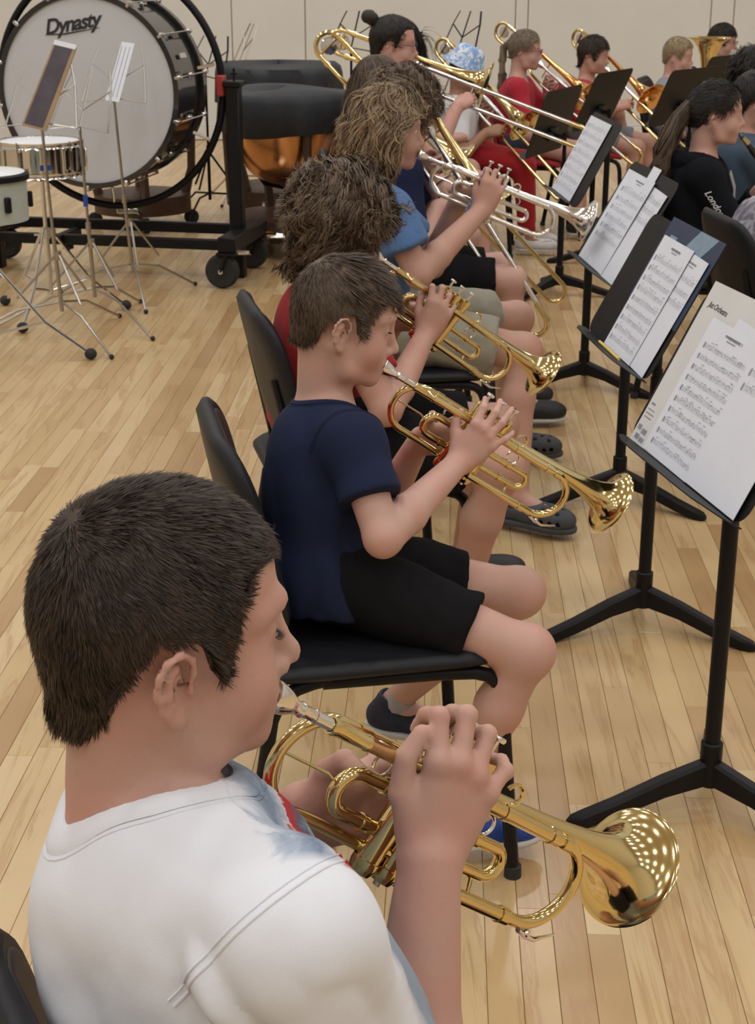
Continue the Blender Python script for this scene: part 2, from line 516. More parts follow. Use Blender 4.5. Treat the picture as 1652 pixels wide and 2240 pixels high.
class MB:
    def __init__(s):
        s.v = []; s.f = []
    def add(s, verts, faces):
        o = len(s.v)
        s.v.extend([tuple(map(float, p)) for p in verts])
        s.f.extend([tuple(i + o for i in f) for f in faces])
        return s
    def box(s, c, h, R=None, bev=0.0):
        c = np.asarray(c, float); h = np.asarray(h, float)
        R = np.eye(3) if R is None else R
        if bev <= 0:
            P = [(x, y, z) for x in (-1, 1) for y in (-1, 1) for z in (-1, 1)]
            F = [(0, 1, 3, 2), (4, 6, 7, 5), (0, 4, 5, 1), (2, 3, 7, 6), (0, 2, 6, 4), (1, 5, 7, 3)]
            return s.add([c + R @ (np.array(p) * h) for p in P], F)
        b = min(bev, *(h * 0.95))
        P = []; F = []
        idx = {}
        for sx in (-1, 1):
            for sy in (-1, 1):
                for sz in (-1, 1):
                    for ax in range(3):
                        q = np.array([sx, sy, sz]) * (h - b)
                        q[ax] = (sx, sy, sz)[ax] * h[ax]
                        idx[(sx, sy, sz, ax)] = len(P); P.append(c + R @ q)
        g = lambda x, y, z, a: idx[(x, y, z, a)]
        for ax in range(3):
            for sg in (-1, 1):
                o = [i for i in range(3) if i != ax]
                q = []
                for (p, r) in ((-1, -1), (1, -1), (1, 1), (-1, 1)):
                    t = [0, 0, 0]; t[ax] = sg; t[o[0]] = p; t[o[1]] = r
                    q.append(g(*t, ax))
                flip = (sg < 0) ^ (ax == 1)
                F.append(tuple(q[::-1] if flip else q))
        for ax in range(3):
            o = [i for i in range(3) if i != ax]
            for p in (-1, 1):
                for r in (-1, 1):
                    t1 = [0, 0, 0]; t1[ax] = -1; t1[o[0]] = p; t1[o[1]] = r
                    t2 = list(t1); t2[ax] = 1
                    F.append((g(*t1, o[0]), g(*t2, o[0]), g(*t2, o[1]), g(*t1, o[1])))
        for sx in (-1, 1):
            for sy in (-1, 1):
                for sz in (-1, 1):
                    F.append((g(sx, sy, sz, 0), g(sx, sy, sz, 1), g(sx, sy, sz, 2)))
        s.fix = True
        return s.add(P, F)
    def tube(s, pts, r, n=12, cap=True, closed=False, flat=None):
        pts = [np.asarray(p, float) for p in pts]
        m = len(pts)
        rr = [r] * m if isinstance(r, (int, float)) else list(r)
        T = []
        for i in range(m):
            if closed: t = pts[(i + 1) % m] - pts[i - 1]
            else: t = pts[min(i + 1, m - 1)] - pts[max(i - 1, 0)]
            T.append(nrm(t))
        x = frame_z(T[0])[:, 0]
        V = []
        for i in range(m):
            x = nrm(x - T[i] * (x @ T[i])); y = np.cross(T[i], x)
            for j in range(n):
                a = 2 * math.pi * j / n
                fy = 1.0 if flat is None else flat
                V.append(pts[i] + rr[i] * (math.cos(a) * x + fy * math.sin(a) * y))
        F = []
        for i in range(m if closed else m - 1):
            for j in range(n):
                k = (i + 1) % m
                F.append((i * n + j, i * n + (j + 1) % n, k * n + (j + 1) % n, k * n + j))
        if cap and not closed:
            F.append(tuple(range(n))[::-1]); F.append(tuple((m - 1) * n + j for j in range(n)))
        return s.add(V, F)
    def lathe(s, prof, o=(0, 0, 0), d=(0, 0, 1), n=24, cap0=False, cap1=False, up=(0, 0, 1)):
        """prof: (distance along d, radius)"""
        R = frame_z(d, up); o = np.asarray(o, float)
        V = []
        for (h, r) in prof:
            for j in range(n):
                a = 2 * math.pi * j / n
                V.append(o + R @ np.array([r * math.cos(a), r * math.sin(a), h]))
        F = []
        for i in range(len(prof) - 1):
            for j in range(n):
                F.append((i * n + j, i * n + (j + 1) % n, (i + 1) * n + (j + 1) % n, (i + 1) * n + j))
        if cap0: F.append(tuple(range(n))[::-1])
        if cap1: F.append(tuple((len(prof) - 1) * n + j for j in range(n)))
        return s.add(V, F)
    def ring(s, c, d, R, r, n=40, m=10, a0=0.0, a1=2 * math.pi):
        Fm = frame_z(d); c = np.asarray(c, float)
        full = abs(a1 - a0) > 6.28
        k = n if full else n + 1
        pts = [c + Fm @ np.array([R * math.cos(a0 + (a1 - a0) * i / n), R * math.sin(a0 + (a1 - a0) * i / n), 0]) for i in range(k)]
        return s.tube(pts, r, m, closed=full)
    def ball(s, c, r, n=12, m=8, R=None):
        r = np.array([r] * 3 if isinstance(r, (int, float)) else r, float); c = np.asarray(c, float)
        R = np.eye(3) if R is None else R
        V = []; F = []
        for i in range(m + 1):
            t = math.pi * i / m
            for j in range(n):
                a = 2 * math.pi * j / n
                V.append(c + R @ (r * np.array([math.sin(t) * math.cos(a), math.sin(t) * math.sin(a), math.cos(t)])))
        for i in range(m):
            for j in range(n):
                F.append((i * n + j, (i + 1) * n + j, (i + 1) * n + (j + 1) % n, i * n + (j + 1) % n))
        return s.add(V, F)
    def plate(s, outline, z0, z1, R=None, o=(0, 0, 0)):
        """outline (x,y) extruded z0..z1"""
        R = np.eye(3) if R is None else R; o = np.asarray(o, float)
        n = len(outline)
        V = [o + R @ np.array([x, y, z0]) for x, y in outline] + [o + R @ np.array([x, y, z1]) for x, y in outline]
        F = [tuple(range(n))[::-1], tuple(range(n, 2 * n))] + [(i, (i + 1) % n, n + (i + 1) % n, n + i) for i in range(n)]
        return s.add(V, F)
    def mesh(s, name, mat, sharp=40):
        me = bpy.data.meshes.new(name)
        me.from_pydata(s.v, [], s.f)
        me.polygons.foreach_set('use_smooth', [True] * len(me.polygons))
        me.validate()
        if getattr(s, 'fix', False):
            import bmesh
            bm = bmesh.new(); bm.from_mesh(me); bmesh.ops.recalc_face_normals(bm, faces=bm.faces); bm.to_mesh(me); bm.free()
        me.update()
        me.set_sharp_from_angle(angle=math.radians(sharp))
        if mat is not None: me.materials.append(mat)
        return me
    def build(s, name, mat, parent=None, sharp=40):
        o = bpy.data.objects.new(name, s.mesh(name, mat, sharp))
        COL.objects.link(o)
        if parent is not None: o.parent = parent
        return o

def tag(o, label=None, cat=None, group=None, kind=None):
    for k, v in (('label', label), ('category', cat), ('group', group), ('kind', kind)):
        if v: o[k] = v
    return o

def empty(name, label, cat, loc=(0, 0, 0), R=None, group=None, kind=None):
    o = bpy.data.objects.new(name, None)
    o.empty_display_size = 0.05
    COL.objects.link(o)
    place(o, loc, R)
    return tag(o, label, cat, group, kind)

def place(o, loc, R=None):
    mt = Matrix.Identity(4)
    if R is not None:
        for i in range(3):
            for j in range(3): mt[i][j] = float(R[i][j])
    for i in range(3): mt[i][3] = float(loc[i])
    o.matrix_world = mt
    return o

def copy_tree(o, parent=None):
    c = o.copy(); COL.objects.link(c)
    if parent is not None: c.parent = parent
    for ch in o.children: copy_tree(ch, c)
    return c

def remat(o, table):
    """the same shapes in other materials"""
    if o.type == 'MESH' and o.data.materials and o.data.materials[0] in table:
        o.data = o.data.copy(); o.data.materials[0] = table[o.data.materials[0]]
    for ch in o.children: remat(ch, table)

def bez(p0, p1, p2, p3, n=10):
    p0, p1, p2, p3 = map(lambda p: np.asarray(p, float), (p0, p1, p2, p3))
    return [(1 - t) ** 3 * p0 + 3 * (1 - t) ** 2 * t * p1 + 3 * (1 - t) * t * t * p2 + t ** 3 * p3 for t in np.linspace(0, 1, n)]

def arc(c, u, v, r, a0, a1, n=12):
    c = np.asarray(c, float); u = np.asarray(u, float); v = np.asarray(v, float)
    return [c + r * (math.cos(a) * u + math.sin(a) * v) for a in np.linspace(a0, a1, n)]

def text_obj(name, body, size, mat, parent, loc, R, shear=0.0, extrude=0.0004, align='LEFT', spacing=1.0, offset=0.0):
    cu = bpy.data.curves.new(name, 'FONT')
    cu.body = body; cu.size = size; cu.shear = shear; cu.extrude = extrude; cu.align_x = align; cu.space_character = spacing
    cu.resolution_u = 3
    cu.offset = offset
    tmp = bpy.data.objects.new(name, cu)
    COL.objects.link(tmp)
    me = bpy.data.meshes.new_from_object(tmp)
    bpy.data.objects.remove(tmp, do_unlink=True)
    me.name = name
    me.materials.clear(); me.materials.append(mat)
    o = bpy.data.objects.new(name, me)
    COL.objects.link(o)
    if parent is not None: o.parent = parent
    mt = Matrix.Identity(4)
    for i in range(3):
        for j in range(3): mt[i][j] = float(R[i][j])
        mt[i][3] = float(loc[i])
    o.matrix_local = mt
    return o
# ------------------------------------------------------------------ the gymnasium
RX0, RX1, RY0, RY1 = -8.6, 9.0, -7.5, 14.0
floor = MB().box(((RX0 + RX1) / 2, (RY0 + RY1) / 2, -0.056), ((RX1 - RX0) / 2, (RY1 - RY0) / 2, 0.05)).build('floor', M['poster_tan'])
tag(floor, 'pale maple strip floor of the gymnasium', 'floor', kind='structure')

PW, GAP, PDIR = 0.0572, 0.0008, math.radians(-2.5)
_pr = random.Random(3)
LENS = [0.30, 0.42, 0.54, 0.66, 0.78, 0.92, 1.08, 1.25]
RP = rotz(PDIR)
_planks = []
for i in range(-96, 112):
    y = -0.6 - _pr.random() * 0.9
    while y < 14.3:
        k = _pr.randrange(len(LENS))
        L = LENS[k]
        c = RP @ np.array([i * PW, y + L / 2, 0.0])
        if c[1] + L / 2 < RY1 - 0.02 and c[1] > 0.1 and -5.4 < c[0] < 5.8:
            D = c[1] * CP + CAM_H * SP
            u = IMW / 2 + FPX * c[0] / D
            v = IMH / 2 - FPX * (c[1] * SP - CAM_H * CP) / D
            score = L / D ** 3 if (0 < u < IMW and 380 < v < IMH) else 0
            if v > 1080 and u < 870: score *= 0.0 if u > 130 else 1.0       # behind the nearest player
            if 520 < u < 1000 and v > 560: score = 0
            _planks.append((score, k, c))
        y += L
_planks.sort(key=lambda t: -t[0])
_pm = []
for L in LENS:
    h = (PW / 2 - GAP / 2, L / 2 - GAP / 2, 0.009)
    b = MB().box((0, 0, -0.009), h)
    t = 0.0006
    # a hair of chamfer round the top face
    b = MB()
    x, yy = h[0], h[1]
    b.add([(-x, -yy, -0.018), (x, -yy, -0.018), (x, yy, -0.018), (-x, yy, -0.018), (-x, -yy, -t), (x, -yy, -t), (x, yy, -t), (-x, yy, -t),
           (-x + t, -yy + t, 0), (x - t, -yy + t, 0), (x - t, yy - t, 0), (-x + t, yy - t, 0)],
          [(0, 1, 5, 4), (1, 2, 6, 5), (2, 3, 7, 6), (3, 0, 4, 7), (4, 5, 9, 8), (5, 6, 10, 9), (6, 7, 11, 10), (7, 4, 8, 11), (8, 9, 10, 11)])
    _pm.append((b, b.mesh('plank', M['plank'], 20)))
for sc, k, c in _planks[:300]:
    o = bpy.data.objects.new('plank', _pm[k][1])
    COL.objects.link(o)
    o.parent = floor
    o.location = c; o.rotation_euler = (0, 0, PDIR)
_far = MB()
for sc, k, c in _planks[300:]:
    b = _pm[k][0]
    _far.add([c + RP @ np.array(p) for p in b.v], b.f)
tag(_far.build('far_planks', M['plank_far'], floor, 20), kind='stuff')
floor.data.materials[0] = M['plank_far']

H2 = CEIL_Z / 2
wall_far = MB().box((0.2, RY1 + 0.11, H2), (8.9, 0.1, H2)).build('wall_back', M['seam'])
tag(wall_far, 'beige panelled gymnasium wall behind the band', 'wall', kind='structure')
_ed = [-8.6, -6.4, -4.6, -2.9, -1.27, -0.63, 1.20, 1.31, 2.90, 3.10, 4.9, 6.8, 9.0]
for a, b in zip(_ed[:-1], _ed[1:]):
    MB().box(((a + b) / 2, RY1 + 0.005, H2 + 0.05), ((b - a) / 2 - 0.003, 0.012, H2 - 0.06), bev=0.004).build('wall_panel', M['wall'], wall_far)
bb = MB().box((0.2, RY1 - 0.017, 0.055), (8.8, 0.012, 0.055), bev=0.004).build('baseboard_back', M['base'])
tag(bb, 'low pale baseboard along the far wall', 'baseboard', kind='structure')
for nm, c, h in (('wall_left', (RX0 - 0.1, 3.2, H2), (0.1, 10.9, H2)), ('wall_right', (RX1 + 0.1, 3.2, H2), (0.1, 10.9, H2)), ('wall_front', (0.2, RY0 - 0.1, H2), (8.9, 0.1, H2))):
    tag(MB().box(c, h).build(nm, M['wall2']), 'plain beige side wall of the gymnasium', 'wall', kind='structure')
ceiling = MB().box((0.2, 3.2, CEIL_Z + 0.1), (9.0, 10.9, 0.1)).build('ceiling', M['ceil'])
tag(ceiling, 'pale gymnasium ceiling carrying rows of lamps', 'ceiling', kind='structure')
# ------------------------------------------------------------------ trumpets (x forward from the mouthpiece rim, y left, z up)
TB = 0.036      # half spacing of the two side-by-side tube planes
def make_trumpet(label, group=None):
    t = empty('trumpet', label, 'trumpet', group=group)
    br, sv = M['brass'], M['silver']
    X = (1, 0, 0)
    yl, yr = 0.017, -0.017          # bell side, leadpipe side
    zb = -0.088                     # lower tubes
    # mouthpiece: cup, throat, shank
    mp = MB().lathe([(0.012, 0.0025), (0.006, 0.006), (0.002, 0.0085), (0.0, 0.0100), (-0.0005, 0.0118), (0.0005, 0.0134), (0.003, 0.0137), (0.008, 0.0130),
                     (0.016, 0.0112), (0.023, 0.0085), (0.028, 0.0062), (0.032, 0.0058), (0.034, 0.0068), (0.036, 0.0068), (0.038, 0.0056),
                     (0.050, 0.0052), (0.0505, 0.0060), (0.053, 0.0060), (0.0535, 0.0054), (0.086, 0.0060)], (0, yr, 0), X, 28)
    mp.build('mouthpiece', sv, t)
    # leadpipe with receiver and outer slide tube
    lp = MB().lathe([(0.070, 0.0062), (0.070, 0.0078), (0.074, 0.0084), (0.078, 0.0072), (0.110, 0.0068), (0.112, 0.0076), (0.116, 0.0076), (0.118, 0.0064),
                     (0.210, 0.0064), (0.2105, 0.0072), (0.3, 0.0072), (0.3005, 0.0082), (0.308, 0.0082), (0.3085, 0.0074), (0.372, 0.0074), (0.3725, 0.0086), (0.384, 0.0086), (0.3845, 0.0070)], (0, yr, 0), X, 20)
    lp.build('leadpipe', br, t)
    # main tuning slide: upper leg, bow, lower leg back to the third valve
    rb = abs(zb) / 2
    pts = [V3(0.384, yr, 0), V3(0.395, yr, 0)] + arc((0.398, yr, -rb), (1, 0, 0), (0, 0, 1), rb, math.pi / 2, -math.pi / 2, 22) + [V3(0.39, yr, zb), V3(0.372, yr, zb)]
    ts = MB().tube(pts, 0.0066, 16)
    ts.lathe([(0.392, 0.0066), (0.392, 0.0082), (0.404, 0.0082), (0.404, 0.0066)], (0, yr, 0), X, 18)
    ts.lathe([(0.372, 0.0066), (0.372, 0.0082), (0.384, 0.0082), (0.384, 0.0066)], (0, yr, zb), X, 18)
    ts.build('tuning_slide', br, t)
    lo = MB().lathe([(0.255, 0.0066), (0.372, 0.0074), (0.3722, 0.0086), (0.384, 0.0086), (0.384, 0.0066)], (0, yr, zb), X, 18)
    lo.build('lower_tube', br, t)
    wk = MB().tube([V3(0.405, yr - 0.004, zb - 0.006), V3(0.419, yr - .003, zb - 0.009), V3(0.437, yr, zb - 0.010), V3(0.462, yr + 0.002, zb + 0.002)], [0.003, 0.0034, 0.0026, 0.0012], 8)
    wk.ball((0.419, yr - 0.003, zb - 0.006), 0.0046, 10, 6)
    wk.build('water_key', sv, t)
    # bell: long tube and flare, joined by the rear bow to the first valve
    flare = [(0.135, 0.0062), (0.24, 0.0066), (0.31, 0.0076), (0.36, 0.0090), (0.40, 0.0108), (0.435, 0.0132), (0.462, 0.0160), (0.484, 0.0196),
             (0.502, 0.0240), (0.516, 0.0296), (0.526, 0.0360), (0.533, 0.0430), (0.5375, 0.0505), (0.540, 0.0575), (0.5408, 0.0610)]
    prof = flare + [(0.5420, 0.0622), (0.5433, 0.0615), (0.5430, 0.0600)] + [(h + 0.0012, r - 0.0012) for h, r in flare[::-1][1:12]]
    be = MB().lathe(prof, (0, yl, 0), X, 64)
    pts = [V3(0.14, yl, 0)] + arc((0.112, yl, -rb), (-1, 0, 0), (0, 0, 1), rb, math.pi / 2, -math.pi / 2, 24)
    pts += [V3(0.15, yl, zb), V3(0.205, yl * 0.4, zb)]
    be.tube(pts, 0.0061, 16)
    be.lathe([(0.128, 0.0062), (0.128, 0.0076), (0.142, 0.0076), (0.142, 0.0062)], (0, yl, 0), X, 18)
    be.build('bell', br, t, 50)
    # valves
    for i, x in enumerate((0.206, 0.234, 0.262)):
        v = MB().lathe([(-0.108, 0.004), (-0.108, 0.0105), (-0.104, 0.0124), (-0.100, 0.0133), (-0.094, 0.0133), (-0.0935, 0.0120), (0.020, 0.0120), (0.0205, 0.0134),
                        (0.032, 0.0134), (0.0325, 0.0120), (0.036, 0.0085), (0.037, 0.003)], (x, 0, 0), (0, 0, 1), 24, True, True)
        vo = v.build('valve', br, t)
        st = MB().lathe([(0.036, 0.0026), (0.052, 0.0026), (0.052, 0.0070), (0.0545, 0.0078), (0.0565, 0.0070), (0.0560, 0.0)], (x, 0, 0), (0, 0, 1), 18)
        st.build('valve_button', sv, vo)
        MB().lathe([(-0.108, 0.0045), (-0.113, 0.0045), (-0.1135, 0.0)], (x, 0, 0), (0, 0, 1), 12).build('bottom_cap', sv, vo)
    cb = MB()
    for z in (-0.03, -0.058, -0.082):
        cb.tube([V3(0.206, 0, z), V3(0.262, 0, z)], 0.0058, 12)
    cb.build('crossover_tubes', br, t)
    # first slide points back towards the player, third slide points ahead
    f1 = MB()
    pts = [V3(0.20, 0.004, -0.030), V3(0.158, 0.006, -0.030)] + arc((0.154, 0.006, -0.049), (-1, 0, 0), (0, 0, 1), 0.019, math.pi / 2, -math.pi / 2, 14) + [V3(0.158, 0.006, -0.068), V3(0.20, 0.004, -0.068)]
    f1.tube(pts, 0.0068, 14)
    for z in (-0.030, -0.068): f1.lathe([(0.178, 0.0068), (0.178, 0.0082), (0.184, 0.0082), (0.184, 0.0068)], (0, 0.005, z), X, 16)
    f1.build('first_slide', br, t)
    sd = MB().tube(arc((0.166, 0.006, -0.014), (1, 0, 0), (0, 0, 1), 0.011, -0.35 * math.pi, 1.2 * math.pi, 16), 0.0018, 8)
    sd.build('thumb_saddle', sv, t)
    f3 = MB()
    pts = [V3(0.27, 0.010, -0.040), V3(0.352, 0.014, -0.040)] + arc((0.356, 0.014, -0.055), (1, 0, 0), (0, 0, 1), 0.015, math.pi / 2, -math.pi / 2, 14) + [V3(0.352, 0.014, -0.070), V3(0.27, 0.010, -0.070)]
    f3.tube(pts, 0.0064, 14)
    for z in (-0.040, -0.070): f3.lathe([(0.318, 0.0064), (0.318, 0.0080), (0.325, 0.0080), (0.325, 0.0064)], (0, 0.0125, z), X, 16)
    f3.build('third_slide', br, t)
    rg = MB().ring((0.322, 0.014, -0.024), (0.2, 1, 0), 0.0115, 0.0019, 22, 8)
    rg.build('finger_ring', sv, t)
    hk = MB().tube([V3(0.300, yr, 0.006)] + arc((0.300, yr - 0.001, 0.0175), (1, 0, 0), (0, 0, 1), 0.0105, -math.pi / 2, math.pi * 0.9, 16), 0.0022, 8)
    hk.build('pinky_hook', br, t)
    MB().tube([V3(0.150, yr, 0), V3(0.158, 0, 0.001), V3(0.150, yl, 0)], 0.0022, 8).build('brace', br, t)
    MB().tube([V3(0.345, yr, 0), V3(0.352, 0, 0.001), V3(0.345, yl, 0)], 0.0022, 8).build('brace', br, t)
    MB().tube([V3(0.180, yr, 0), V3(0.200, yr * 0.6, -0.004)], 0.004, 8).build('brace', br, t)
    MB().tube([V3(0.270, yr, 0), V3(0.262, yr * 0.5, -0.004)], 0.004, 8).build('brace', br, t)
    MB().tube([V3(0.345, yr, zb), V3(0.345, 0.004, zb), V3(0.345, 0.0125, -0.072)], 0.0024, 8).build('brace', br, t)
    MB().tube([V3(0.112 - rb + 0.001, yl, -rb), V3(0.125, yl * 0.8, -rb), V3(0.137, 0.006, -0.049)], 0.0016, 8).build('brace', br, t)
    return t

def aim(mouth, bell, roll=0.0):
    """frame with x along the horn, valves upright, then rolled"""
    x = nrm(np.asarray(bell, float) - np.asarray(mouth, float))
    y = nrm(np.cross((0, 0, 1), x)); z = np.cross(x, y)
    R = np.stack([x, y, z], 1)
    return R @ rotx(roll)
# ------------------------------------------------------------------ chairs
def rounded_outline(w, h, r, n=7):
    P = []
    for cx, cy, a0 in ((w / 2 - r, h / 2 - r, 0), (-w / 2 + r, h / 2 - r, 90), (-w / 2 + r, -h / 2 + r, 180), (w / 2 - r, -h / 2 + r, 270)):
        for i in range(n):
            a = math.radians(a0 + 90 * i / (n - 1))
            P.append((cx + r * math.cos(a), cy + r * math.sin(a)))
    return P

def slab(w, h, r, t, bend=lambda x, y: 0.0, bev=0.006, taper=0.0):
    """rounded slab in x,y with thickness t along z, bent by bend(x,y)"""
    O = rounded_outline(w, h, r)
    n = len(O)
    V = []; F = []
    rings = [(0.0, t / 2), (0.35, t / 2), (0.7, t / 2), (0.92, t / 2), (1 - 2 * bev / min(w, h), t / 2), (1.0, t / 2 - bev), (1.0, -t / 2 + bev), (1 - 2 * bev / min(w, h), -t / 2), (0.7, -t / 2), (0.35, -t / 2), (0.0, -t / 2)]
    for s, z in rings:
        for x, y in O:
            xx = x * s * (1 + taper * y * s); yy = y * s
            V.append((xx, yy, z + bend(xx, yy)))
    for i in range(len(rings) - 1):
        for j in range(n):
            F.append((i * n + j, (i + 1) * n + j, (i + 1) * n + (j + 1) % n, i * n + (j + 1) % n))
    return V, F

def make_chair(label, inner='chair_in', outer='chair', group='black stacking chairs of the players'):
    c = empty('band_chair', label, 'chair', group=group)
    V, F = slab(0.44, 0.46, 0.075, 0.026, lambda x, y: 0.006 * math.cos(x * 7) - 0.9 * max(0, -x - .0 - .0) * 0 - (2.2 * max(0, x - .15) ** 2) * 1.6, 0.010)
    MB().add([(x - .01, y, z + .432) for x, y, z in V], F).build('seat', M[outer], c, 60)
    # backrest leans back and wraps a little round the sitter
    a = math.radians(13)
    V, F = slab(0.43, 0.36, 0.10, 0.030, lambda x, y: 0.75 * x * x, 0.011, taper=-0.25)
    Rb = np.stack([V3(0, 1, 0), V3(-math.sin(a), 0, math.cos(a)), V3(math.cos(a), 0, math.sin(a))], 1)
    bo = V3(-.222, 0, .645)
    MB().add([bo + Rb @ np.array(p) for p in V], F).build('backrest', M[outer], c, 60)
    V, F = slab(0.385, 0.315, 0.085, 0.008, lambda x, y: 0.75 * x * x, 0.003, taper=-0.25)
    MB().add([bo + Rb @ (np.array(p) + V3(0, 0, .0145)) for p in V], F).build('back_pad', M[inner], c, 60)
    for s in (-1, 1):
        y = s * .205
        p = [V3(-.10, y * .95, .408), V3(.10, y * .98, .408)] + bez((.13, y, .408), (.19, y, .408), (.205, y, .39), (.21, y, .34), 6) + [V3(.235, y * 1.05, .012)]
        MB().tube(p, 0.0125, 10).build('leg', M['black'], c)
        p = [V3(.06, y * .9, .414)] + bez((-.08, y * .94, .414), (-.15, y, .412), (-.175, y, .40), (-.19, y, .35), 6) + [V3(-.245, y * 1.05, .012)]
        MB().tube(p, 0.0125, 10).build('leg', M['black'], c)
        p = [V3(-.12, y * .9, .415), V3(-.175, y * .9, .45), V3(-.198, y * .87, .56), V3(-.224, y * .82, .68)]
        MB().tube(p, 0.011, 8).build('back_post', M['black'], c)
        for xx in (.236, -.246):
            MB().lathe([(0, .016), (.022, .0155), (.024, .010)], (xx, y * 1.05, 0.0), (0, 0, 1), 12, True, True).build('foot_cap', M['black_soft'], c)
    return c

# ------------------------------------------------------------------ black orchestra stands
def make_stand(label, loc, heading, tray_z=0.68, tilt=62, base_rot=0.0, w=0.51, hgt=0.32, group='black metal music stands', arm=0.075, r0=0.0155):
    f = rotz(heading) @ V3(1, 0, 0)
    t = empty('music_stand', label, 'music stand', loc, None, group)
    for i in range(3):
        a = base_rot + i * 2 * math.pi / 3
        d = V3(math.cos(a), math.sin(a), 0); n = V3(-d[1], d[0], 0)
        m = MB()
        P = []
        for (r, zt, zb, hw) in ((.012, .100, .050, .014), (.10, .078, .040, .0155), (.20, .046, .014, .0155), (.262, .030, .002, .0150), (.285, .024, .002, .0125), (.296, .016, .004, .006)):
            P.append([d * r + n * hw + V3(0, 0, zb), d * r + n * hw + V3(0, 0, zt - .006), d * r + n * hw * .6 + V3(0, 0, zt), d * r - n * hw * .6 + V3(0, 0, zt), d * r - n * hw + V3(0, 0, zt - .006), d * r - n * hw + V3(0, 0, zb)])
        V = [q for p in P for q in p]; F = []
        for k in range(len(P) - 1):
            for j in range(6): F.append((k * 6 + j, k * 6 + (j + 1) % 6, k * 6 + 6 + (j + 1) % 6, k * 6 + 6 + j))
        F += [tuple(range(6))[::-1], tuple(len(V) - 6 + j for j in range(6))]
        m.add(V, F); m.fix = True
        m.build('base_leg', M['black'], t, 30)
    MB().lathe([(.045, .019), (.048, .021), (.135, .021), (.138, .0175)], (0, 0, 0), (0, 0, 1), 20, True, True).build('hub', M['black'], t)
    top = tray_z + .10
    MB().lathe([(.12, r0), (top - .16, r0), (top - .158, r0 - .003), (top - .14, r0 - .003), (top - .139, r0 - .006), (top, r0 - .006)], (0, 0, 0), (0, 0, 1), 18, True, True).build('pole', M['black'], t)
    th = math.radians(tilt)
    r = V3(f[1], -f[0], 0); U = f * math.cos(th) + V3(0, 0, math.sin(th)); N = np.cross(r, U)
    R = np.stack([r, U, N], 1)
    # desk origin: bottom front line of the desk, the pole stands behind it
    o = V3(0, 0, tray_z) - f * (arm + .03)
    D = MB()
    O = rounded_outline(w, hgt, .035, 6)
    D.plate([(x, y + hgt / 2) for x, y in O], -.0018, 0.0, R, o)
    D.build('desk', M['desk'], t, 30)
    # shelf that carries the sheets: a lip with a scalloped front edge
    lip = [(-w / 2 - .004, 0), (-w / 2 - .004, .012), (-w / 2 + .02, .030), (-w / 2 + .09, .056), (-w / 2 + .15, .060), (w / 2 - .15, .060), (w / 2 - .09, .056), (w / 2 - .02, .030), (w / 2 + .004, .012), (w / 2 + .004, 0)]
    Rl = np.stack([r, N, -U], 1)
    MB().plate(lip, 0.0, .0022, Rl, o).build('tray', M['desk'], t, 30)
    hd = MB().box(o + R @ V3(0, .10, -.012), (.045, .030, .010), R, .004)
    hd.tube([o + R @ V3(0, .10, -.015), V3(0, 0, top - .02)], .011, 10)
    hd.build('tilt_head', M['black'], t)
    MB().tube([o + R @ V3(-.055, .10, -.012), o + R @ V3(.055, .10, -.012)], .012, 12).build('tilt_knob', M['black_soft'], t)
    L = np.asarray(loc, float)
    return t, (L + o, R)

_inkr = random.Random(21)
def sheet(label, desk, x, y, w, h, rot=0.0, z=0.0012, staves=8, text=None, mat='paper', name='sheet_music', group='loose sheets of printed music', fill=(0.0, 1.0), title=True, x0=0.06, curl=0.004):
    """paper lying on a desk; x right and y up from the middle of the tray to the lower left corner"""
    o, R = desk
    Rr = R @ rotz(rot)
    p = o + R @ V3(x, y, z)
    V = []; F = []
    nx, ny = 6, 8
    for j in range(ny + 1):
        for i in range(nx + 1):
            a, b = i / nx, j / ny
            V.append((a * w, b * h, curl * (a - .5) ** 2 * 2 * b + .0004))
    for j in range(ny):
        for i in range(nx):
            k = j * (nx + 1) + i
            F.append((k, k + 1, k + nx + 2, k + nx + 1))
    n0 = len(V)
    V += [(a, b, c - .0004) for a, b, c in V]
    F += [tuple(q + n0 for q in f[::-1]) for f in F]
    s = MB().add(V, F).build(name, M[mat])
    tag(s, label, 'sheet music', group)
    place(s, p, Rr)
    if staves:
        ink = MB()
        def q(x0_, y0_, x1_, y1_, zz=None):
            f_ = lambda a, b: (a, b, curl * (a / w - .5) ** 2 * 2 * (b / h) + .0009)
            ink.add([f_(x0_, y0_), f_(x1_, y0_), f_(x1_, y1_), f_(x0_, y1_)], [(0, 1, 2, 3)])
        y1 = h * (0.86 if title else 0.95)
        gap = (y1 - h * .05) / max(staves, 8)
        if title:
            q(w * .36, h * .925, w * .66, h * .94); q(w * .42, h * .90, w * .60, h * .908)
        for k in range(staves):
            fr = k / max(staves, 8)
            if not (fill[0] <= fr <= fill[1]): continue
            yb = y1 - (k + .75) * gap
            sp = gap * .085
            for l in range(5): q(w * x0, yb + l * sp, w * .95, yb + l * sp + .00028)
            q(w * x0, yb, w * x0 + .0004, yb + 4 * sp)
            q(w * (x0 + .012), yb - sp, w * (x0 + .03), yb + 5 * sp)
            xx = w * (x0 + .06)
            while xx < w * .93:
                yy = yb + _inkr.choice([0, 1, 2, 3, 4, 5]) * sp * .9
                q(xx, yy - .0006, xx + .0019, yy + .0008)
                q(xx + .0016, yy, xx + .0019, yy + 3.0 * sp)
                if _inkr.random() < .35: q(xx, yy + 3.0 * sp, xx + w * .05, yy + 3.2 * sp + .0005)
                if _inkr.random() < .12: q(xx + .004, yb, xx + .0044, yb + 4 * sp)
                xx += w * _inkr.choice([.022, .03, .045])
        tag(ink.build('printed_notes', M['ink'], s), kind='stuff')
    return s

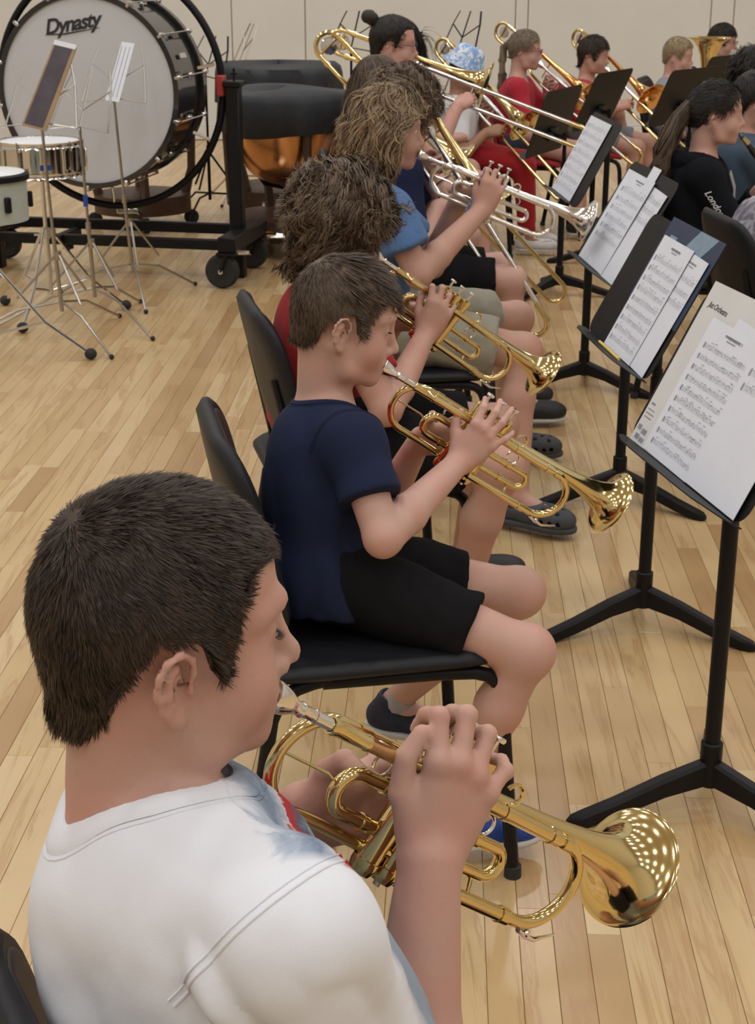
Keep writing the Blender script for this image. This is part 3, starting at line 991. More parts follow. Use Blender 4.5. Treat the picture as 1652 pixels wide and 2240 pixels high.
# ------------------------------------------------------------------ folding wire stands
def make_wire_stand(label, loc, top=0.95, heading=0.0, base_rot=0.3, spread=0.36, hub=0.34, desk=True, group='folding wire music stands', lean=(0, 0), mat='steel', scale=1.0):
    t = empty('folding_music_stand', label, 'music stand', loc, None, group)
    m = M[mat]
    tp = V3(lean[0], lean[1], top)
    MB().tube([V3(0, 0, .12), V3(lean[0] * .5, lean[1] * .5, top * .5)], .0085 * scale, 10).build('lower_tube', m, t)
    MB().tube([V3(lean[0] * .45, lean[1] * .45, top * .45), tp], .0062 * scale, 10).build('upper_tube', m, t)
    MB().lathe([(-.015, .012), (.02, .012)], V3(lean[0] * .5, lean[1] * .5, top * .5), (0, 0, 1), 12, True, True).build('collar', m, t)
    MB().lathe([(-.018, .014), (.018, .014)], (0, 0, hub), (0, 0, 1), 12, True, True).build('hub', m, t)
    for i in range(3):
        a = base_rot + i * 2 * math.pi / 3
        d = V3(math.cos(a), math.sin(a), 0)
        k = d * spread * .42 + V3(0, 0, hub * .50)
        MB().tube([d * .012 + V3(0, 0, hub), k], .0055 * scale, 8).build('brace', m, t)
        lg = MB().tube([d * .014 + V3(0, 0, .16), k + V3(0, 0, -.05), d * spread + V3(0, 0, .008)], .0055 * scale, 8).build('leg', m, t)
        MB().ball(d * spread + V3(0, 0, .011), .011, 8, 6).build('rubber_tip', M['black_soft'], lg)
    if desk:
        f = V3(math.cos(heading), math.sin(heading), 0); r = V3(f[1], -f[0], 0)
        th = math.radians(66); U = f * math.cos(th) + V3(0, 0, math.sin(th)); N = np.cross(r, U)
        R = np.stack([r, U, N], 1)
        P = lambda x, y, z=0.0: tp + R @ V3(x, y, z)
        for a_, b_ in (((0, -.02), (0, .25)), ((0, .07), (-.13, .16)), ((0, .07), (.13, .16)), ((-.13, .16), (-.16, -.02)), ((.13, .16), (.16, -.02)), ((-.16, -.02), (0, .0)), ((.16, -.02), (0, .0)), ((-.13, .16), (-.10, .25)), ((.13, .16), (.10, .25))):
            A, B = P(*a_), P(*b_)
            MB().tube([A, (A + B) / 2, B], .0046 * scale, 6, flat=.6).build('desk_rail', m, t)
        return t, (np.asarray(loc, float) + P(0, -.02, .006), R)
    return t, None

# ------------------------------------------------------------------ trombones (x along the slide from the mouthpiece rim)
def make_trombone(label, ext=0.78, slide='silver', group='slide trombones', bell_y=0.085, red=False, rear=0.0):
    t = empty('trombone', label, 'trombone', group=group)
    br, sv = M['brass'], M[slide]
    X = (1, 0, 0)
    MB().lathe([(.02, .003), (.006, .011), (0, .0125), (-.001, .0165), (.002, .019), (.012, .0185), (.028, .013), (.04, .007), (.044, .0085), (.048, .007), (.085, .0068)], (0, 0, 0), X, 20).build('mouthpiece', M['silver'], t)
    w = -.088
    for z in (0, w):
        MB().lathe([(.075, .0085), (.10, .0085), (.10, .0098), (.20, .0098), (.2, .0082), (ext * .55, .0082)], (0, 0, z), X, 14, True, True).build('inner_tube', M['silver'], t)
        MB().lathe([(ext * .33, .0105), (ext * .36, .0105), (ext * .36, .0088), (ext - .06, .0088)], (0, 0, z), X, 14, True, True).build('slide_tube', sv, t)
    bow = MB().tube([V3(ext - .10, 0, 0), V3(ext - .05, 0, 0)] + arc((ext - .044, 0, w / 2), (1, 0, 0), (0, 0, 1), abs(w) / 2, math.pi / 2, -math.pi / 2, 16) + [V3(ext - .05, 0, w), V3(ext - .10, 0, w)], .0098, 14)
    bow.build('slide_bow', br, t)
    MB().tube([V3(.17, 0, 0), V3(.17, 0, w)], .0055, 8).build('slide_brace', M['silver'], t)
    MB().tube([V3(ext * .345, 0, 0), V3(ext * .345, 0, w)], .0055, 8).build('slide_brace', sv, t)
    # bell section on the player's left
    y1 = bell_y
    goose = [V3(.09, 0, w), V3(.03, .012, w)] + bez((-.02, y1 * .3, w), (-.08, y1, w), (-.16 + rear, y1, w), (-.30 + rear, y1, w), 8)
    MB().tube(goose, .0085, 12).build('gooseneck', br, t)
    rr = .052
    tb = MB().tube([V3(-.30 + rear, y1, w), V3(-.335 + rear, y1, w)] + arc((-.345 + rear, y1, w + rr), (-1, 0, 0), (0, 0, 1), rr, -math.pi / 2, math.pi / 2, 18) + [V3(-.335 + rear, y1, w + 2 * rr), V3(-.26 + rear, y1, w + 2 * rr)], .0095, 14)
    for z in (w, w + 2 * rr): tb.lathe([(-.31 + rear, .0095), (-.31 + rear, .0125), (-.295 + rear, .0125), (-.295 + rear, .0095)], (0, y1, z), X, 14)
    tb.tube([V3(-.345 + rear, y1, w + .004), V3(-.345 + rear, y1, w + 2 * rr - .004)], .004, 8)
    tb.build('tuning_bow', br, t)
    cw = MB().lathe([(-.022, .0), (-.021, .030), (-.014, .034), (-.006, .030), (-.004, .0)], (-.345 + rear, y1, w + rr), (0, -1, .0), 20)
    cw.build('counterweight', M['chrome'], t)
    zb = w + 2 * rr
    flare = [(-.27 + rear, .0098), (-.1, .0112), (.05, .0140), (.14, .0180), (.20, .0240), (.245, .0330), (.275, .0430), (.298, .0560), (.312, .0700), (.321, .0850), (.325, .0960), (.3265, .1010)]
    prof = flare + [(.3285, .1022), (.330, .1010), (.3292, .0995)] + [(h + .0016, r - .0016) for h, r in flare[::-1][1:9]]
    MB().lathe(prof, (0, y1, zb), X, 44).build('bell', M['brass_dark'] if red else br, t, 50)
    for x in (-.2 + rear, .02):
        MB().tube([V3(x, y1, w), V3(x, y1, zb)], .0045, 8).build('bell_brace', br, t)
    return t
# ------------------------------------------------------------------ bass drum on its wheeled frame
AX = nrm(V3(.2, .98, 0)); BX = V3(AX[1], -AX[0], 0)        # away from the viewer, to the right
DC = V3(-1.36, 7.88, 0.925)
def drum_pt(b, a, z=0.0): return V3(*(DC + BX * b + AX * a + V3(0, 0, z)))

bd = empty('bass_drum', 'large black concert bass drum with a grey-white head hung in its frame', 'drum', DC, np.stack([BX, AX, V3(0, 0, 1)], 1))
RD, DD = 0.452, 0.20
Yn = (0, -1, 0)
MB().lathe([(-DD, RD - .012), (DD, RD - .012)], (0, 0, 0), Yn, 72).build('shell', M['drum_black'], bd, 60)
for s, nm in ((1, 'drumhead'), (-1, 'drumhead')):
    MB().lathe([(s * (DD + .012), 0.0), (s * (DD + .013), RD * .5), (s * (DD + .012), RD - .014), (s * (DD - .006), RD - .004)], (0, 0, 0), Yn, 72).build(nm, M['drumhead'], bd, 60)
    MB().lathe([(s * (DD + .022), RD - .016), (s * (DD + .022), RD + .010), (s * (DD - .022), RD + .010), (s * (DD - .022), RD - .004)], (0, 0, 0), Yn, 72).build('hoop', M['drum_black'], bd, 40)
for i in range(14):
    a = 2 * math.pi * (i + .35) / 14
    ca, sa = math.cos(a), math.sin(a)
    rod = MB().tube([V3((RD + .022) * ca, -DD - .01, (RD + .022) * sa), V3((RD + .022) * ca, DD + .01, (RD + .022) * sa)], .0038, 6).build('tension_rod', M['chrome'], bd)
    for s in (-1, 1):
        cl = MB().box(((RD + .012) * ca, s * (DD + .006), (RD + .012) * sa), (.015, .024, .009), np.stack([V3(ca, 0, sa), V3(0, 1, 0), V3(-sa, 0, ca)], 1), .004)
        cl.tube([V3((RD + .022) * ca, s * (DD + .02), (RD + .022) * sa), V3((RD + .022) * ca, s * (DD + .034), (RD + .022) * sa)], [.006, .005], 8)
        cl.build('claw', M['chrome'], rod)
    MB().box(((RD + .004) * ca, 0, (RD + .004) * sa), (.014, .030, .011), np.stack([V3(ca, 0, sa), V3(0, 1, 0), V3(-sa, 0, ca)], 1), .006).build('lug', M['chrome'], bd)
MB().box((RD * .93, -.02, RD * .36), (.004, .045, .012), np.stack([V3(.93, 0, .36), V3(0, 1, 0), V3(-.36, 0, .93)], 1)).build('maker_badge', M['chrome'], bd)
Rt = np.stack([V3(1, 0, 0), V3(0, 0, 1), V3(0, -1, 0)], 1)
ang = math.radians(9)
text_obj('lettering', 'Dynasty', .098, M['ink_dark'], bd, (-.20, -DD - .0155, .262), Rt @ rotz(ang), shear=.36, spacing=.88, offset=.0022)
sw = MB().tube([V3(-.20 + .0, -DD - .016, .262), V3(-.10, -DD - .016, .268), V3(.08, -DD - .016, .298)], [.001, .004, .001], 6)
sw.build('lettering_swash', M['ink_dark'], bd)

fr = empty('drum_cart', 'black wheeled tilting frame holding the bass drum', 'drum cart', (DC[0], DC[1], 0), np.stack([BX, AX, V3(0, 0, 1)], 1))
zc = DC[2]
MB().ring((.015, .05, zc), (0, 1, 0), .585, .0185, 72, 10).build('ring', M['black'], fr)
for i, a in enumerate((12, 78, 168, 205, 270, 335)):
    ca, sa = math.cos(math.radians(a)), math.sin(math.radians(a))
    MB().tube([V3(.575 * ca, .05, zc + .575 * sa), V3(.49 * ca, .03, zc + .49 * sa)], .008, 8).build('cord_hook', M['chrome'], fr)
for s in (-1, 1):
    x = s * .69
    MB().box((x - s * .03, .03, .46), (.034, .034, .46 + .03), bev=.006).build('post', M['black'], fr)
    MB().box((x - s * .03, .03, .955), (.045, .045, .014), bev=.005).build('post_cap', M['black'], fr)
    MB().lathe([(0, .005), (.03, .005), (.032, .018), (.04, .018), (.042, .008), (.06, .006)], (x - s * .02, .01, .969), (0, 0, 1), 10).build('wing_bolt', M['black'], fr)
    MB().tube([V3(x - s * .03, .03, zc), V3(s * .575, .05, zc)], .016, 8).build('pivot', M['steel'], fr)
    MB().box((x, .02, .215), (.045, .30, .038), bev=.006).build('end_beam', M['black'], fr)
    for yy in (-.255, .275):
        cs = MB().box((x, yy, .172), (.05, .04, .006))
        for dy in (-.034, .034):
            cs.tube([V3(x, yy + dy, .165), V3(x - .03, yy + dy, .085)], .008, 8)
        co = cs.build('caster_fork', M['black'], fr)
        MB().lathe([(-.024, .05), (-.026, .072), (-.018, .083), (0, .0855), (.018, .083), (.026, .072), (.024, .05), (.02, .02), (.024, .0)], (x - .03, yy, .0855), (0, -1, 0), 30).build('wheel', M['black_soft'], co)
        MB().lathe([(.026, .014), (.038, .012), (.040, .0)], (x - .03, yy, .0855), (0, -1, 0), 12).build('axle_nut', M['chrome'], co)
        MB().tube([V3(x + .02, yy, .178), V3(x + .085, yy + .06, .17)], [.016, .012], 8).build('brake_pedal', M['chrome'], co)
for yy, zz in ((-.10, .185), (.14, .225)):
    MB().box((0, yy, zz), (.69, .02, .026), bev=.005).build('rail', M['black'], fr)
MB().box((-.24, -.02, .19), (.022, .14, .022), bev=.004).build('cross_rail', M['black'], fr)
MB().lathe([(0, .008), (.02, .008), (.022, .028), (.04, .028), (.045, .01)], (-.24, -.02, .10), (0, 0, 1), 10, True, True).build('clamp_knob', M['black_soft'], fr)
MB().box((.598, .03, zc + .02), (.02, .03, .05), bev=.006).build('lock_handle', M['red_knob'], fr)

# ------------------------------------------------------------------ kettle drums under their covers
def make_timpano(label, loc, R=.33, top=.86, cover=True, bowl_d=.44, legs=True, rot=0.4, group='covered kettle drums'):
    t = empty('kettle_drum', label, 'drum', loc, None, group)
    n = 72
    prof = [(0.012, 0.0), (.008, R * .55), (.0, R * .96), (-.012, R + .018), (-.05, R + .026), (-.21, R + .034), (-.215, R + .026)]
    V = []; F = []
    rg = random.Random(int(loc[0] * 100))
    ph = [rg.random() * 6 for _ in range(4)]
    for i, (z, r) in enumerate(prof):
        for j in range(n):
            a = 2 * math.pi * j / n
            wv = (.010 * math.sin(7 * a + ph[0]) + .006 * math.sin(15 * a + ph[1])) * (i >= 4) * (i - 3) / 3
            dz = .012 * math.sin(2 * a + ph[2]) * (i < 3) + (-.012 * math.sin(3 * a + ph[3])) * (i >= 5)
            V.append(((r + wv) * math.cos(a), (r + wv) * math.sin(a), top + z + dz))
    for i in range(len(prof) - 1):
        for j in range(n): F.append((i * n + j, (i + 1) * n + j, (i + 1) * n + (j + 1) % n, i * n + (j + 1) % n))
    m = MB().add(V, F); m.fix = True
    m.build('cover', M['cover'], t, 70)
    bp = [(top - .06, R - .01)] + [(top - .10 - bowl_d * math.sin(q) * .92, (R - .02) * math.cos(q) ** .8 if q < 1.55 else .02) for q in np.linspace(0.05, 1.5, 14)]
    MB().lathe(bp, (0, 0, 0), (0, 0, 1), 48, False, True).build('bowl', M['copper'], t, 60)
    for k in range(4):
        a = rot + k * math.pi / 2
        d = V3(math.cos(a), math.sin(a), 0)
        MB().tube([d * (R + .006) + V3(0, 0, top - .10), d * (R - .01) + V3(0, 0, .34), d * (R - .05) + V3(0, 0, .20)], [.026, .024, .030], 8).build('leg', M['wood_dark'], t)
        MB().tube([d * (R + .0) + V3(0, 0, top - .05), d * (R * .80) + V3(0, 0, top - .30), d * R * .38 + V3(0, 0, top - .10 - bowl_d * .9), V3(0, 0, top - .12 - bowl_d * .92)], .011, 8).build('strut', M['black'], t)
        MB().lathe([(-.018, .02), (-.018, .042), (0, .046), (.018, .042), (.018, .02)], d * (R - .02) + V3(0, 0, .047), V3(-d[1], d[0], 0), 18, True, True).build('caster', M['black_soft'], t)
    MB().lathe([(.095, .0), (.095, R - .02), (.20, R - .02), (.205, R - .05), (.205, 0)], (0, 0, 0), (0, 0, 1), 40).build('base_platform', M['wood_dark'], t, 40)
    pd = MB().box((-.02, -R - .06, .13), (.06, .12, .014), rotx(-.3), .004)
    pd.build('pedal', M['chrome'], t)
    return t

# ------------------------------------------------------------------ snare drum and practice drum on chrome stands
def make_drum_stand(t, top, rr, rot=0.5, spread=.30, mat='chrome', hub=.30):
    m = M[mat]
    MB().tube([V3(0, 0, .10), V3(0, 0, top * .62)], .0135, 12).build('lower_tube', m, t)
    MB().tube([V3(0, 0, top * .58), V3(0, 0, top)], .0095, 12).build('upper_tube', m, t)
    cb = MB().lathe([(-.02, .019), (.025, .019)], (0, 0, top * .60), (0, 0, 1), 14, True, True)
    cb.tube([V3(.0, 0, top * .6), V3(-.05, -.02, top * .6)], .005, 8)
    cb.build('height_clamp', m, t)
    for i in range(3):
        a = rot + i * 2 * math.pi / 3
        d = V3(math.cos(a), math.sin(a), 0)
        lg = MB().tube([d * .016 + V3(0, 0, hub + .10), d * spread * .55 + V3(0, 0, .16), d * spread + V3(0, 0, .03)], .0075, 8)
        lg.tube([d * .014 + V3(0, 0, .12), d * spread * .55 + V3(0, 0, .16)], .006, 8)
        lo = lg.build('leg', m, t)
        MB().ball(d * (spread + .012) + V3(0, 0, .024), (.026, .026, .023), 12, 8).build('rubber_foot', M['black_soft'], lo)
        MB().tube([V3(0, 0, top - .01), d * rr * .7 + V3(0, 0, top + .01), d * rr + V3(0, 0, top + .02), d * (rr + .012) + V3(0, 0, top + .06)], .007, 8).build('basket_arm', m, t)

def make_snare(label, loc, top=.80, R=.178, dep=.14):
    t = empty('snare_drum', label, 'drum', loc)
    make_drum_stand(t, top - .02, R, 0.35, .33)
    MB().lathe([(top, R - .004), (top + dep, R - .004)], (0, 0, 0), (0, 0, 1), 48).build('shell', M['chrome'], t, 60)
    MB().lathe([(top + dep + .002, 0), (top + dep + .002, R - .008), (top + dep - .004, R)], (0, 0, 0), (0, 0, 1), 48).build('drumhead', M['drumhead_white'], t, 60)
    for z in (top + .006, top + dep - .006):
        MB().lathe([(z - .012, R), (z - .012, R + .010), (z - .006, R + .006), (z + .006, R + .006), (z + .012, R + .009), (z + .012, R)], (0, 0, 0), (0, 0, 1), 48).build('rim', M['chrome'], t, 50)
    for i in range(10):
        a = 2 * math.pi * i / 10
        c = V3(math.cos(a), math.sin(a), 0)
        lg = MB().tube([c * (R + .012) + V3(0, 0, top + .03), c * (R + .012) + V3(0, 0, top + dep - .03)], .0085, 8)
        lg.tube([c * (R + .014) + V3(0, 0, top - .006), c * (R + .014) + V3(0, 0, top + dep + .012)], .0032, 6)
        lg.build('lug', M['chrome'], t)
    a = -1.25
    c = V3(math.cos(a), math.sin(a), 0)
    MB().box(c * (R - .001) + V3(0, 0, top + .045), (.024, .003, .011), rotz(a + math.pi / 2)).build('tape', M['blue_tape'], t)
    MB().box(V3(math.cos(.1), math.sin(.1), 0) * (R + .012) + V3(0, 0, top + .06), (.014, .02, .05), rotz(.1), .004).build('snare_strainer', M['chrome'], t)
    return t

def make_pad_drum(label, loc, top=.66, R=.17):
    t = empty('practice_drum', label, 'drum', loc)
    make_drum_stand(t, top - .02, R * .9, .15, .36)
    MB().lathe([(top, R * .99), (top + .16, R)], (0, 0, 0), (0, 0, 1), 40, True).build('shell', M['pad_green'], t, 60)
    MB().lathe([(top + .158, R), (top + .158, R + .012), (top + .178, R + .012), (top + .184, R + .004), (top + .184, R - .01)], (0, 0, 0), (0, 0, 1), 40).build('rim', M['black'], t, 50)
    MB().lathe([(top + .186, 0), (top + .186, R - .006), (top + .176, R)], (0, 0, 0), (0, 0, 1), 40).build('drumhead', M['drumhead_white'], t, 60)
    for i in range(6):
        a = 2 * math.pi * i / 6 + .25
        c = V3(math.cos(a), math.sin(a), 0)
        MB().box(c * (R + .008) + V3(0, 0, top + .075), (.012, .010, .03), rotz(a + math.pi / 2), .004).build('lug', M['black'], t)
    return t

# ------------------------------------------------------------------ tuba / clarinet
def make_tuba(label, loc, R):
    t = empty('baritone_horn', label, 'horn', loc, R)
    br = M['brass']
    flare = [(0, .022), (.12, .028), (.24, .038), (.32, .052), (.37, .070), (.40, .090), (.418, .112), (.426, .128), (.428, .134)]
    prof = flare + [(.431, .136), (.433, .134)] + [(h + .002, r - .002) for h, r in flare[::-1][1:7]]
    MB().lathe(prof, (0, 0, .10), (0, 0, 1), 40).build('bell', br, t, 50)
    bw = [V3(0, 0, .12), V3(0, 0, .0)] + arc((0, -.055, -.12), (0, 1, 0), (0, 0, -1), .055, 0, math.pi, 14) + [V3(0, -.11, .0), V3(0, -.11, .20)] + arc((0, -.075, .22), (0, -1, 0), (0, 0, 1), .035, 0, math.pi, 10) + [V3(0, -.04, .05)]
    MB().tube(bw, [.024] * 2 + [.022] * 14 + [.017] * 2 + [.014] * 11, 14).build('main_branch', br, t)
    for i in range(3):
        v = MB().lathe([(-.06, .010), (-.055, .014), (.075, .014), (.08, .010), (.10, .003), (.115, .003), (.115, .008), (.119, .008)], (.035 + .03 * i, -.05, .02), (0, 0, 1), 16, True, True).build('valve', br, t)
    MB().tube([V3(.02, -.09, .16), V3(-.01, -.12, .24), V3(-.045, -.11, .315)], .007, 10).build('leadpipe', br, t)
    MB().lathe([(0, .013), (.004, .0155), (.02, .012), (.04, .007), (.06, .0065)], V3(-.095, -.10, .345), nrm(V3(.05, -.01, -.03)), 16, True).build('mouthpiece', M['silver'], t)
    return t

def make_clarinet(label, mouth, tip):
    t = empty('clarinet', label, 'clarinet', mouth, aim(mouth, tip))
    X = (1, 0, 0)
    MB().lathe([(0, .002), (.004, .005), (.04, .009), (.07, .011), (.07, .013)], (0, 0, 0), X, 16, True).build('mouthpiece', M['drum_black'], t)
    MB().lathe([(.02, .0105), (.05, .0125)], (0, 0, 0), X, 16).build('ligature', M['brass'], t)
    MB().lathe([(.07, .013), (.12, .0145), (.52, .0145), (.55, .017), (.60, .028), (.62, .034), (.62, .03)], (0, 0, 0), X, 18, False, True).build('body', M['drum_black'], t)
    for x in (.13, .2, .33, .42, .5):
        MB().tube([V3(x, -.016, .006), V3(x + .05, -.018, .002)], .003, 8).build('key', M['silver'], t)
    return t
# ------------------------------------------------------------------ people
def poly_sdf(px, pz, poly):
    """signed distance to a closed 2-D polygon, negative inside"""
    n = len(poly)
    d = np.full(len(px), 1e9); inside = np.zeros(len(px), bool)
    for i in range(n):
        ax, az = poly[i]; bx, bz = poly[(i + 1) % n]
        ex, ez = bx - ax, bz - az
        wx, wz = px - ax, pz - az
        t = np.clip((wx * ex + wz * ez) / (ex * ex + ez * ez), 0, 1)
        d = np.minimum(d, (wx - t * ex) ** 2 + (wz - t * ez) ** 2)
        c = ((az <= pz) != (bz <= pz))
        xi = ax + (pz - az) / (ez if abs(ez) > 1e-12 else 1e-12) * ex
        inside ^= c & (px < xi)
    d = np.sqrt(d)
    return np.where(inside, -d, d)

def ik(S, T, l1, l2, pole):
    S = np.asarray(S, float); T = np.asarray(T, float)
    d = T - S; L = np.linalg.norm(d)
    L = min(L, (l1 + l2) * 0.999)
    u = nrm(d)
    a = (l1 * l1 - l2 * l2 + L * L) / (2 * L)
    h = math.sqrt(max(l1 * l1 - a * a, 0))
    pl = np.asarray(pole, float); pl = nrm(pl - u * (pl @ u))
    return S + u * a + pl * h

class Head:
    def __init__(s, c, yaw, pitch, roll=0.0, hs=1.0):
        s.c = np.asarray(c, float); s.hs = hs
        s.R = rotz(yaw) @ roty(pitch) @ rotx(roll)
    def p(s, x, y, z): return s.c + s.R @ (np.array([x, y, z]) * s.hs)
    def local(s, P): return (P - s.c) @ s.R / s.hs

def add_head(f, H, detail=2, eye_open=0.5, puff=0.0, slim=1.0, far_ear=True):
    p, R, k = H.p, H.R, H.hs
    E = lambda c, r, kk=0.02, mode='u', M=None: f.ell(p(*c), np.array(r) * k, R if M is None else M, kk * k, mode)
    C = lambda a, b, ra, rb, kk=0.015, mode='u': f.cap(p(*a), p(*b), ra * k, rb * k, kk * k, mode)
    w = slim
    E((.004, 0, .035), (.092, .076, .078), 0.0)
    E((-.038, 0, -.005), (.050, .058 * w, .062), .03)
    E((.045, 0, -.038), (.051, .058 * w, .072), .03)
    for s in (-1, 1):
        C((.0, s * .050 * w, -.045), (.03, s * .043 * w, -.088), .020, .018, .02)
        C((.03, s * .043 * w, -.088), (.078, s * .012, -.099), .018, .014, .02)
        E((.055, s * .036 * w, -.045), (.031, .027 + puff, .031 + puff), .02)
    E((.080, 0, -.098), (.017, .021, .015), .015)
    E((.077, 0, -.066), (.026, .031, .028), .018)
    if detail < 1:
        E((.104, 0, -.035), (.014, .011, .02), .012)
        for s in (-1, 1): E((-.008, s * .076, -.025), (.019, .008, .030), .006)
        return
    for s in (-1, 1):
        C((.066, s * .050, .018), (.088, s * .030, .023), .009, .009, .012)
        C((.088, s * .030, .023), (.093, s * .007, .015), .009, .008, .012)
        f.sph(p(.103, s * .031, -.001), .0135 * k, .016 * k, 's')
        f.sph(p(.0785, s * .031, -.001), .0132 * k, .004 * k)
        if eye_open > 0:
            E((.0925, s * .0315, -.0025), (.007, .0125, .0046 * eye_open * 2), .002, 's')
    C((.094, 0, .006), (.110, 0, -.030), .0072, .0085, .012)
    f.sph(p(.1135, 0, -.037), .0105 * k, .008 * k)
    for s in (-1, 1):
        f.sph(p(.103, s * .0115, -.044), .0078 * k, .006 * k)
        if detail > 1: f.sph(p(.109, s * .006, -.0505), .0038 * k, .003 * k, 's')
    # lips
    f.chain([p(.088, .022, -.072), p(.0985, .009, -.067), p(.1015, 0, -.0675), p(.0985, -.009, -.067), p(.088, -.022, -.072)], [.003 * k, .0048 * k, .0048 * k, .0048 * k, .003 * k], .005 * k)
    f.chain([p(.087, .020, -.0735), p(.0975, .007, -.0785), p(.0975, -.007, -.0785), p(.087, -.020, -.0735)], [.003 * k, .0052 * k, .0052 * k, .003 * k], .005 * k)
    E((.101, 0, -.0728), (.006, .019, .0010), .002, 's')
    # ears
    for s in (-1, 1):
        tilt = rotz(s * math.radians(-24)) @ roty(math.radians(-12)) @ rotx(s * math.radians(-8))
        er = R @ tilt
        o = p(-.002, s * .0735 * (0.5 + 0.5 * w), -.022)
        q = lambda a, b, n=0.0: o + er @ (np.array([a, s * n, b]) * k * 1.08)
        f.ell(q(-.005, .001, -.001), np.array((.0155, .0036, .026)) * k, er, .005 * k)
        if detail > 1:
            hx = [(.008, -.001), (.013, .010), (.012, .021), (.003, .0295), (-.009, .029), (-.0180, .020), (-.0205, .006), (-.0175, -.009), (-.010, -.021), (-.002, -.027)]
            f.chain([q(a, b, .0048) for a, b in hx], [.0028 * k, .0032 * k, .0034 * k, .0036 * k, .0036 * k, .0036 * k, .0034 * k, .0034 * k, .0040 * k, .0052 * k], .0022 * k)
            f.chain([q(.001, .019, .003), q(-.009, .013, .0042), q(-.0115, .001, .0045), q(-.008, -.010, .004), (q(.001, -.016, .004))], [.0026 * k, .0030 * k, .0034 * k, .0034 * k, .003 * k], .004 * k)
            f.ell(q(-.003, -.026, .002), np.array((.0085, .0048, .0095)) * k, er, .005 * k)
            f.ell(q(.002, -.003, .0065), np.array((.0085, .0085, .0125)) * k, er, .002 * k, 's')
            f.ell(q(.010, -.006, .003), np.array((.0040, .0045, .0060)) * k, er, .003 * k)
        else:
            f.ell(q(0, -.002, .006), np.array((.008, .006, .012)) * k, er, .003 * k, 's')

FING = [((.088, .0275), (.043, .026, .021), .0088), ((.092, .0065), (.047, .029, .022), .0090), ((.086, -.0140), (.043, .027, .021), .0084), ((.074, -.0325), (.034, .021, .019), .0075)]
class Hand:
    def __init__(s, wrist, X, Z, right=True, sc=0.85, curls=None, spread=(0.08, 0.0, -0.08, -0.18), thumb=None, flat=1.0):
        X = nrm(X); Z = nrm(np.asarray(Z, float) - X * (X @ np.asarray(Z, float)))
        Y = np.cross(Z, X) * (1 if right else -1)
        s.o = np.asarray(wrist, float); s.X, s.Y, s.Z, s.sc = X, Y, Z, sc
        curls = curls or [(0.6, 0.9, 0.5)] * 4
        s.fingers = []
        for (b, L, r), cu, sp in zip(FING, curls, spread):
            P = [s.p(b[0], b[1], 0)]
            a = 0.0
            for l, da in zip(L, cu):
                a += da
                d = math.cos(a) * (math.cos(sp) * X + math.sin(sp) * Y) - math.sin(a) * Z
                P.append(P[-1] + d * l * sc)
            s.fingers.append((P, r * sc))
        th = thumb or [(.022, .020, -.010), (.048, .042, -.020), (.078, .050, -.030), (.102, .047, -.038)]
        s.thumb = [s.p(*t) for t in th]
    def p(s, x, y, z): return s.o + (s.X * x + s.Y * y + s.Z * z) * s.sc
    def add(s, f, detail=2):
        c = s.sc
        Mh = np.stack([s.X, s.Y, s.Z], 1)
        for (b, L, r) in FING:
            f.cap(s.p(.004, b[1] * .55, -.004), s.p(b[0], b[1], -.003), .0135 * c, .0112 * c, .016 * c)
        f.ell(s.p(.048, -.002, -.006), np.array((.050, .036, .013)) * c, Mh, .012 * c)
        f.ell(s.p(.038, .022, -.016), np.array((.032, .016, .014)) * c, Mh, .012 * c)
        f.ell(s.p(.045, -.028, -.012), np.array((.036, .012, .013)) * c, Mh, .012 * c)
        for (P, r) in s.fingers:
            rr = [r * 1.16, r * 1.02, r * 0.92, r * 0.78]
            for i in range(3):
                f.cap(P[i], P[i + 1], rr[i], rr[i + 1], (.0065 if i == 0 else .0022) * c)
            if detail > 1:
                f.sph(P[1] + s.Z * 0.0008, rr[1] * 1.05, .004 * c)
                f.sph(P[0] + s.Z * .002 * c, r * 1.12, .008 * c)
        T = s.thumb
        for i, (a, b) in enumerate(zip((.0135, .0118, .0106), (.0118, .0106, .0086))):
            f.cap(T[i], T[i + 1], a * c, b * c, (.012 if i == 0 else .003) * c)

